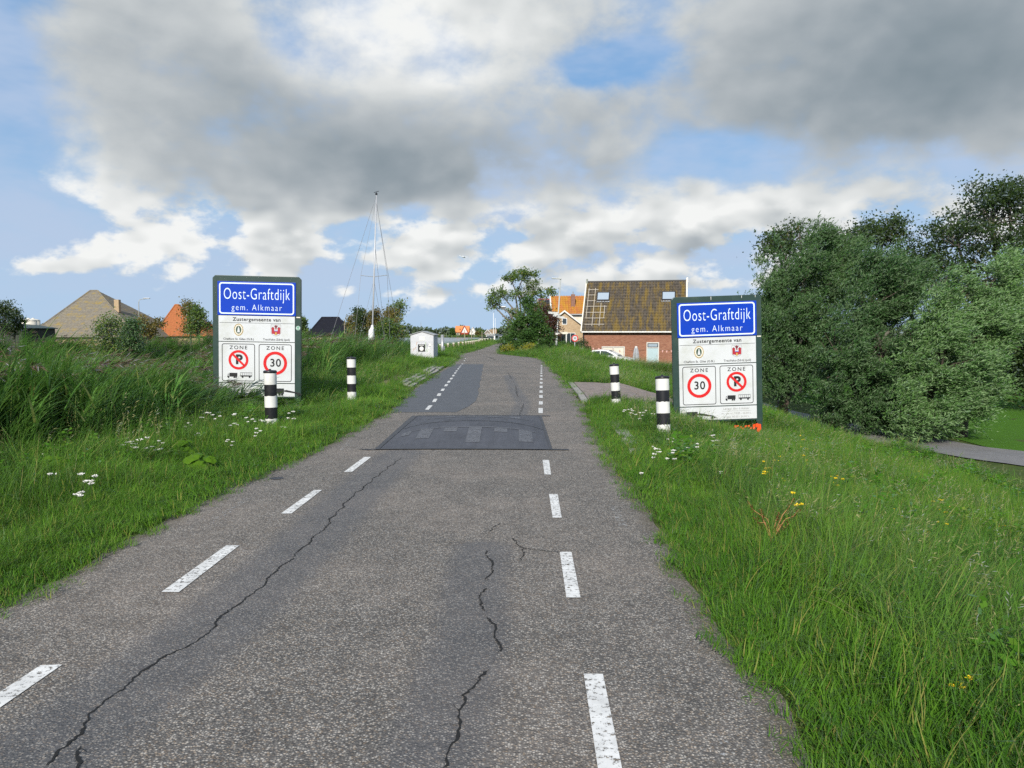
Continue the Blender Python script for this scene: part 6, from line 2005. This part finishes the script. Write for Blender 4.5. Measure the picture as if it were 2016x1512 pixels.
# ------------------------------------------------------------------ trees
def limb_path(a, b, bend, r):
    a, b = Vector(a), Vector(b)
    m_ = (a + b) / 2 + Vector((r.uniform(-1, 1), r.uniform(-1, 1), r.uniform(0, 1))) * bend
    return [a, (a + m_) / 2 + Vector((0, 0, bend * .2)), m_, (m_ + b) / 2, b]
def tree(name, label, base, lobes, leafm, barkm, ncl, nl, ll, lw, cr, trunk_r, seed, cat='tree', group=None, wind=.3, fork=.35, willow=False, fill=.55, multi=1, hollow=0.0):
    """lobes: (cx,cy,cz, rx,ry,rz, weight) relative to the base. The crown is thousands of single leaves set in clumps at the twig ends."""
    r = random.Random(seed)
    g = np.random.default_rng(seed)
    root = empty(name, base, 0, label, cat, group)
    tops = np.array([[l[0], l[1], l[2]] for l in lobes])
    cen = tops.mean(0)
    zf = max(.3, cen[2] * fork)
    mb = MB()
    for m_ in range(multi):
        a_ = 2 * math.pi * m_ / multi
        ox, oy = (trunk_r * 2.2 * math.cos(a_), trunk_r * 2.2 * math.sin(a_)) if multi > 1 else (0, 0)
        mb.tube([(ox, oy, -.4), (ox * 1.1, oy * 1.1, zf * .5), (ox * 1.6 + cen[0] * .12, oy * 1.6 + cen[1] * .12, zf)], [trunk_r * 1.25, trunk_r, trunk_r * .8], 9)
    Ps, As, Ls, Rn = [], [], [], []
    wsum = sum(l[6] for l in lobes)
    for li, (cx, cy, cz, rx, ry, rz, wt) in enumerate(lobes):
        m_ = li % multi
        a_ = 2 * math.pi * m_ / multi
        st = (trunk_r * 2.2 * math.cos(a_) * 1.6 + cen[0] * .12, trunk_r * 2.2 * math.sin(a_) * 1.6 + cen[1] * .12, zf) if multi > 1 else (cen[0] * .12, cen[1] * .12, zf * .97)
        mb.tube(limb_path(st, (cx, cy, cz + rz * .2), .12 * cz, r), [trunk_r * .55, trunk_r * .45, trunk_r * .36, trunk_r * .28, trunk_r * .16], 7)
        K = max(4, int(ncl * wt / wsum))
        q = g.normal(size=(K, 3))
        q /= np.linalg.norm(q, axis=1, keepdims=True)
        q[:, 2] = np.where(q[:, 2] < -.6, -q[:, 2], q[:, 2])
        rho = fill + (1 - fill) * g.random(K) ** .6
        cc = np.array([cx, cy, cz]) + q * rho[:, None] * np.array([rx, ry, rz])
        cc[:, 2] = np.maximum(cc[:, 2], .35)
        if willow:
            # flame-shaped masses of shoots, leaning with the wind, with dark gaps between them
            NP = 11
            pd = g.normal(size=(NP, 3))
            pd /= np.linalg.norm(pd, axis=1, keepdims=True)
            pd[:, 1] = -np.abs(pd[:, 1])
            pc = np.array([cx, cy, cz]) + pd * np.array([rx, ry, rz]) * .72
            ax = np.array([wind * .75, 0, .75]) + pd * .5
            ax /= np.linalg.norm(ax, axis=1, keepdims=True)
            pi_ = g.integers(0, NP, K)
            tt_ = g.random(K) ** .8
            wdt = .75 * np.sin(np.pi * (.22 + .76 * tt_)) ** .9
            cc = pc[pi_] + ax[pi_] * ((tt_ - .45) * 1.9 * rz)[:, None] + g.normal(size=(K, 3)) * (wdt * .20 * (rx + rz) / 2)[:, None]
            cc[:, 2] = np.maximum(cc[:, 2], .3)
            q = cc - pc[pi_]
            q /= (np.linalg.norm(q, axis=1, keepdims=True) + 1e-6)
        for j in range(0, K, max(1, K // 16)):
            mb.tube(limb_path((cx, cy, cz - rz * .2), cc[j], .12 * rz, r), [trunk_r * .2, trunk_r * .15, trunk_r * .11, trunk_r * .08, trunk_r * .04], 4, cap=False)
        crnd = g.random(K) if not willow else np.clip(g.random(NP)[pi_] * .7 + .3 * g.random(K), 0, 1)
        m2 = np.repeat(np.arange(K), nl)
        if willow:
            # long shoots swept by the wind, leaves set along them
            per = 7
            ns = nl // per
            sh = np.repeat(np.arange(K), ns)
            p0 = cc[sh] + g.normal(size=(len(sh), 3)) * cr
            d0 = q[sh] * .55 + np.array([wind, 0, .42]) + g.normal(size=(len(sh), 3)) * .28
            d0 /= np.linalg.norm(d0, axis=1, keepdims=True)
            sl = g.uniform(.5, 1.1, len(sh)) * cr * 2.3
            for k2 in range(per):
                f = k2 / per
                dirn = d0 + np.array([.9 * wind, 0, -.55]) * f
                P_ = p0 + (d0 + np.array([.45 * wind, 0, -.27]) * f) * (sl * f)[:, None]
                A_ = dirn + g.normal(size=(len(sh), 3)) * .55
                Ps.append(P_); As.append(A_); Ls.append(g.uniform(.7, 1.2, len(sh)) * ll * (1.1 - .5 * f)); Rn.append(np.clip(crnd[sh] * .6 + g.random(len(sh)) * .4, 0, 1))
        else:
            P_ = cc[m2] + g.normal(size=(len(m2), 3)) * np.array([cr, cr, cr * .7])
            A_ = g.normal(size=(len(m2), 3)) + q[m2] * .4 + np.array([wind, 0, -.1])
            Ps.append(P_); As.append(A_); Ls.append(g.uniform(.6, 1.25, len(m2)) * ll); Rn.append(np.clip(crnd[m2] * .55 + g.random(len(m2)) * .45, 0, 1))
    mb.build('trunk', barkm, root, True)
    P_, A_, L_, R_ = np.concatenate(Ps), np.concatenate(As), np.concatenate(Ls), np.concatenate(Rn)
    ok = P_[:, 2] > .05
    if hollow:
        # hollows in the foliage, where the eye looks into the shaded inside of the crown
        x, y, z = (P_ * hollow).T
        f_ = np.sin(x + 1.3 * np.sin(z * .7 + seed)) * np.sin(z * 1.2 + 1.1 * np.sin(x * .8)) + .6 * np.sin(y * 1.3 + x * .6 + seed) * np.sin(2.1 * z + x)
        ok &= (f_ + g.normal(0, .12, len(f_))) > -.52
    V, F, rr = leaves(P_[ok], A_[ok], L_[ok], L_[ok] * lw, rnd=R_[ok])
    link('crown', mesh_np('crown', V, [F], {'rnd': rr}), leafm, root)
    return root
m_willow = leaf_mat('willow_leaves', (.050, .125, .032), (.150, .265, .078), None, .26, (.21, .31, .145), .45, .35, .5, gloss=.15)
m_willow2 = leaf_mat('dark_willow_leaves', (.028, .075, .022), (.080, .155, .046), None, .20, (.12, .18, .09), .45, .35, .5, gloss=.12)
m_dark = leaf_mat('dark_tree_leaves', (.022, .044, .012), (.056, .082, .022), (.10, .08, .03), .2, None, .5, .3, .5)
m_mid = leaf_mat('green_tree_leaves', (.055, .110, .018), (.145, .195, .038), (.26, .21, .06), .26, None, .5, .4, .5)
m_autumn = leaf_mat('olive_brown_leaves', (.10, .085, .022), (.19, .145, .035), (.24, .12, .03), .25, None, .5, .5, .5)
m_ever = leaf_mat('evergreen_leaves', (.032, .078, .018), (.080, .140, .036), None, .15, None, .4, .5, .5, gloss=.12)
m_red = leaf_mat('dark_red_leaves', (.055, .022, .018), (.11, .048, .03), (.08, .09, .03), .2, None, .5, .5, .5)
m_golden = leaf_mat('golden_shrub_leaves', (.15, .17, .014), (.32, .30, .03), None, .28, None, .5, .6, .4)
m_far = leaf_mat('far_wood_leaves', (.055, .085, .045), (.10, .125, .065), None, .15, None, .6, .05, .5)

LOW = -1.42
def lob(px, py, Y, base, rx, ry, rz, w):
    p_ = at(px, py, Y)
    return (p_.x - base[0], p_.y - base[1], p_.z - base[2], rx, ry, rz, w)
# the willows behind the path
b = (8.9, 26.5, LOW)
tree('willow', 'dark green willow standing directly behind the town sign', b,
     [lob(1560, 570, 26.5, b, 1.15, 1.3, 1.2, 2.0), lob(1535, 660, 26.2, b, 1.1, 1.3, 1.2, 2.0), lob(1585, 515, 27, b, .75, 1.0, .7, .9), lob(1550, 745, 26.0, b, 1.1, 1.2, 1.0, 1.6), lob(1640, 560, 27.5, b, .8, 1.2, 1.0, 1.2), lob(1515, 575, 27, b, .5, .8, .6, .6), lob(1625, 680, 27, b, .9, 1.2, 1.2, 1.2)],
     m_willow2, m_bark, 980, 126, .125, .25, .16, .2, 101, wind=.4, willow=True, multi=2, hollow=3.0)
b = (11.3, 23.4, LOW)
tree('willow', 'mid-green windswept willow in the middle of the row behind the path', b,
     [lob(1700, 605, 23.8, b, .95, 1.1, 1.0, 1.8), lob(1660, 720, 22.9, b, .85, 1.0, 1.0, 1.6), lob(1720, 800, 22.4, b, 1.0, 1.0, .75, 1.6), lob(1745, 700, 23.2, b, .8, 1.0, .9, 1.4), lob(1690, 540, 24.4, b, .7, .9, .6, .9), lob(1635, 800, 23.2, b, .8, .9, .65, 1.0), lob(1760, 560, 24.4, b, .7, .9, .7, .9)],
     m_willow2, m_bark, 920, 126, .12, .25, .15, .18, 102, wind=.55, willow=True, multi=2, hollow=3.0)
b = (12.5, 22.0, LOW)
tree('willow', 'silvery willow nearest the lawn, its branches blown towards the picture edge', b,
     [lob(1835, 625, 21.8, b, .85, 1.0, .85, 1.7), lob(1850, 725, 21.0, b, .95, 1.0, .85, 1.8), lob(1815, 815, 20.9, b, .95, .8, .65, 1.5), lob(1920, 660, 21.6, b, .75, .9, .8, 1.4), lob(1940, 580, 22.0, b, .55, .8, .6, .8), lob(1895, 800, 21.2, b, .8, .8, .55, 1.0), lob(1985, 545, 22.2, b, .4, .6, .5, .5), lob(1790, 690, 21.6, b, .6, .8, .7, .9)],
     m_willow, m_bark, 980, 126, .115, .24, .14, .18, 103, wind=.85, willow=True, multi=2, hollow=3.0)
# tall dark trees behind
b = (22.0, 36.0, LOW)
tree('tall_dark_tree', 'tallest dark tree rising at the picture edge behind the willows', b,
     [lob(1950, 430, 36, b, 2.0, 2.2, 1.7, 2.2), lob(1880, 475, 36, b, 1.6, 2, 1.2, 1.5), lob(2000, 520, 35, b, 1.8, 2, 1.9, 2.2), lob(1850, 560, 36, b, 1.7, 2, 1.3, 1.6), lob(1930, 600, 36, b, 1.8, 2, 1.8, 2), lob(2060, 470, 36, b, 1.8, 2, 2.2, 1.6), lob(2010, 700, 35, b, 1.4, 2, 1.8, 1.2), lob(1985, 390, 36, b, 1.0, 1.2, .8, .7)],
     m_dark, m_bark_grey, 420, 90, .15, .55, .33, .24, 104, wind=.5, fill=.35, hollow=2.4)
b = (18.2, 38.5, LOW)
tree('thin_dark_tree', 'thin dark tree poking above the middle willow', b,
     [lob(1700, 480, 38, b, 1.5, 1.6, 1.0, 1.3), lob(1745, 465, 38, b, 1.0, 1.2, .8, 1.0), lob(1640, 520, 38, b, 1.4, 1.6, 1.3, 1.2), lob(1760, 580, 38, b, 1.7, 1.6, 1.8, 1.6), lob(1820, 540, 38, b, 1.3, 1.6, 1.4, 1.2)],
     m_dark, m_bark_grey, 190, 85, .15, .55, .32, .2, 105, wind=.5, fill=.3, hollow=2.4)
b = (13.6, 36.5, LOW)
tree('thin_dark_tree', 'thin dark tree showing past the crown of the willow behind the town sign', b,
     [lob(1530, 490, 36.5, b, .8, 1.2, .7, .8), lob(1560, 480, 36.5, b, .9, 1.2, .8, .9), lob(1590, 560, 36.5, b, 1.6, 1.6, 1.5, 1.6), lob(1520, 640, 36, b, 1.2, 1.6, 1.8, 1.5), lob(1545, 740, 36, b, 1.5, 1.6, 1.2, 1.2)],
     m_dark, m_bark_grey, 160, 85, .15, .55, .32, .18, 106, wind=.5, fill=.3, hollow=2.4)
b = (21.5, 27.0, LOW)
tree('dark_shrub_tree', 'shadowed dark tree at the back of the lawn', b,
     [lob(2010, 640, 29, b, 1.3, 1.6, 1.6, 2), lob(1995, 760, 30, b, 1.2, 1.6, 1.0, 1.2), lob(2060, 700, 29, b, 1.6, 1.6, 2.2, 2)],
     m_dark, m_bark, 190, 70, .15, .55, .34, .11, 107, fill=.3)
# trees round the bend
b = tuple(at(1028, 692, 66)); b = (b[0], b[1], float(zg(b[0], b[1])))
tree('roadside_maple', 'tall open-crowned tree at the bend of the road', b,
     [lob(1030, 548, 66, b, 1.35, 1.5, .85, 1.6), lob(985, 582, 66, b, .95, 1.3, .75, 1.0), lob(972, 604, 66, b, .6, 1.0, .55, .45), lob(1050, 575, 66, b, 1.1, 1.3, .9, 1.0), lob(1085, 575, 66, b, .55, .8, .4, .4), lob(1010, 620, 66, b, .8, 1.0, .8, .7), lob(1000, 645, 65, b, .55, .9, .9, .5), lob(1028, 585, 66, b, 1.1, 1.2, .8, .6), lob(965, 592, 66, b, .4, .6, .4, .3), lob(1005, 552, 66, b, .8, 1.0, .6, .6)],
     m_mid, m_bark_grey, 165, 44, .16, .62, .18, .20, 108, wind=.2, fill=.25)
b = tuple(at(1036, 700, 60)); b = (b[0], b[1], float(zg(b[0], b[1])))
tree('evergreen_bush', 'large dense dark evergreen bush below the roadside tree', b,
     [lob(1035, 655, 60, b, 1.35, 1.3, 1.1, 2.2), lob(1045, 625, 60, b, .9, 1.1, .8, 1.2), lob(1020, 675, 59.6, b, 1.1, 1.1, .7, 1.4), lob(1066, 665, 60, b, .9, 1.0, .9, 1.2), lob(1040, 600, 60.5, b, .45, .6, .5, .4)],
     m_ever, m_bark, 260, 60, .17, .5, .24, .14, 109, cat='bush', fill=.5, multi=2, hollow=4.0)
b = tuple(at(1082, 692, 62.5)); b = (b[0], b[1], float(zg(b[0], b[1])))
tree('copper_shrub', 'dark red-brown shrub between the evergreen bush and the street lamp', b,
     [lob(1080, 640, 62.5, b, .8, .9, .9, 1.4), lob(1072, 620, 62.5, b, .6, .8, .6, .8), lob(1088, 655, 62.5, b, .5, .7, .6, .8)], m_red, m_bark, 110, 42, .17, .5, .22, .09, 110, cat='bush', fill=.35, multi=2)
b = tuple(at(1066, 625, 63.5)); b = (b[0], b[1], float(zg(b[0], b[1])))
tree('yellowing_shrub', 'yellowing shrub top behind the evergreen and copper bushes', b,
     [lob(1062, 608, 63.5, b, .65, .7, .5, 1), lob(1075, 618, 63.5, b, .5, .7, .6, .8)], m_autumn, m_bark, 60, 40, .17, .5, .22, .07, 111, cat='bush', fill=.3)
for k_, (px, py, Y, rx, rz, mt_, lab) in enumerate(((1002, 690, 58.2, .45, .33, m_golden, 'small golden shrub at the corner of the bend'), (1042, 690, 57.6, .62, .45, m_golden, 'round golden shrub in front of the evergreen bush'), (1018, 686, 58.5, .8, .5, m_ever, 'low dark shrub between the two golden shrubs'),
                                                     (996, 681, 60, .65, .7, m_ever, 'rounded green hedge at the road side of the bend'), (1062, 696, 57.2, .55, .35, m_ever, 'low dark ground-covering shrub beside the round golden shrub'), (1078, 690, 60, .8, .45, m_ever, 'dark low hedge running towards the street lamp'),
                                                     (1120, 690, 70, 1.3, .9, m_ever, 'dark hedge behind the small round road sign'), (1140, 688, 71, 1.0, 1.0, m_dark, 'dark hedge end at the brick house corner'))):
    p_ = at(px, py + 8, Y)
    b = (p_.x, p_.y, float(zg(p_.x, p_.y)))
    tree('garden_shrub', lab, b, [(0, 0, max(.3, at(px, py, Y).z - b[2]), rx, rx * .9, rz, 1), (rx * .4, 0, max(.25, at(px, py, Y).z - b[2] - .1), rx * .7, rx * .7, rz * .7, .5)], mt_, m_bark, 70, 36, .12, .5, .14, .04, 120 + k_, cat='bush', group='garden shrubs at the bend', fill=.5, multi=2)
# trees on the far bank
def far_tree(px, ptop, pbase, Y, wpx, mat, lab, seed, nm='bank_tree', n=70):
    p_ = at(px, pbase, Y)
    b = (p_.x, Y, float(zg(p_.x, Y)))
    zt = at(px, ptop, Y).z - b[2]
    hw_ = wpx * Y / FPX / 2
    r = random.Random(seed)
    lb = [(r.uniform(-.45, .45) * hw_, r.uniform(-.4, .4) * hw_, zt * f, hw_ * r.uniform(.5, .75) * (1.1 - .5 * f), hw_ * .6, zt * .16, 1.0) for f in (.38, .48, .58, .68, .76, .86)]
    return tree(nm, lab, b, lb, mat, m_bark_grey, int(n * (1.6 if Y < 80 else 1)), 46, max(.13, Y * .0026), .6, zt * .045 + .12, zt * .022, seed, group='trees on the far bank', fill=.3)
for k_, (px, pt, pb, Y, wp_, mt_, lab) in enumerate((
        (8, 592, 655, 100, 60, m_dark, 'dark tree at the picture edge above the green shed'), (28, 606, 655, 104, 42, m_dark, 'dark tree just behind the white tanks'),
        (205, 622, 660, 60, 90, m_mid, 'leafy bush top in front of the haystack farmhouse'), (250, 630, 660, 66, 60, m_willow2, 'grey-green willow bush right of the farmhouse chimney'),
        (295, 622, 660, 104, 60, m_autumn, 'olive-yellow tree beside the arm street lamp'), (375, 592, 660, 118, 62, m_autumn, 'brownish tree in front of the orange farmhouse roof'), (392, 602, 660, 115, 48, m_mid, 'green tree at the edge of the orange farmhouse roof'),
        (596, 626, 660, 112, 26, m_mid, 'small tree beside the reed-side town sign, before the black barn'), (698, 618, 660, 118, 52, m_autumn, 'olive tree at the end of the black barn'), (716, 607, 660, 116, 44, m_dark, 'dark tree directly behind the yacht mast foot'),
        (742, 612, 660, 114, 36, m_autumn, 'brownish tree just beyond the yacht mast'), (764, 607, 660, 112, 52, m_autumn, 'rusty brown tree before the tall pale poplar'), (781, 594, 660, 118, 46, m_mid, 'tall pale poplar furthest out on the far bank'), (760, 630, 660, 52, 60, m_mid, 'bushy willow rising from the reeds by the cabinet'))):
    far_tree(px, pt, pb, Y, wp_, mt_, lab, 200 + k_)
for k_, (px, pt, Y, wp_, mt_, lab) in enumerate(((890, 645, 436, 11, m_ever, 'dark tree beside the orange roofed lake house'), (945, 651, 434, 16, m_mid, 'tree between the two groups of lake houses'), (940, 654, 430, 12, m_autumn, 'yellowish shrub before the lake houses'))):
    p_ = at(px, 660, Y)
    zt = at(px, pt, Y).z + .6
    hw_ = wp_ * Y / FPX / 2
    tree('lakeside_tree', lab, (p_.x, Y, -.6), [(0, 0, zt * .45, hw_ * .8, hw_ * .8, zt * .25, 1), (0, 0, zt * .75, hw_ * .55, hw_ * .5, zt * .2, .8)], mt_, m_bark, 40, 40, .55, .6, .45, .15, 230 + k_, group='trees by the lake houses', fill=.2)

# far woods and the reedy far shore: masses nobody could count
g = np.random.default_rng(77)
def wood(name, x0, x1, Y, zt, n, size, mat, label, cat, z0=-.6, rough=1.0):
    X = g.uniform(x0, x1, n)
    top = zt * (.62 + .38 * rough * (np.sin(X * .045) * .4 + np.sin(X * .13 + 1) * .35 + np.sin(X * .41) * .25 + np.sin(X * .9 + 2) * .15))
    Z = z0 + top * g.random(n) ** .75
    P_ = np.stack([X, Y + g.uniform(-12, 12, n) * min(1, zt / 5), Z], -1)
    V, F, rr = leaves(P_, g.normal(size=(n, 3)), g.uniform(.6, 1.3, n) * size, g.uniform(.6, 1.0, n) * size, rnd=g.random(n))
    o = link(name, mesh_np(name, V, [F], {'rnd': rr}), mat)
    return tag(o, label, cat, None, 'stuff')
wood('far_wood', -1100, 60, 640, 9.5, 30000, 2.6, m_far, 'far-off belt of trees along the horizon across the water', 'wood')
wood('far_shore_bushes', -420, 30, 428, 2.2, 16000, .8, m_mid, 'low bushes and reeds along the far shore', 'bushes', -1.0, .5)
wood('far_polder_wood', 20, 900, 420, 8.0, 14000, 2.4, m_far, 'far-off tree belt behind the brick house and willows', 'wood', -1.4)
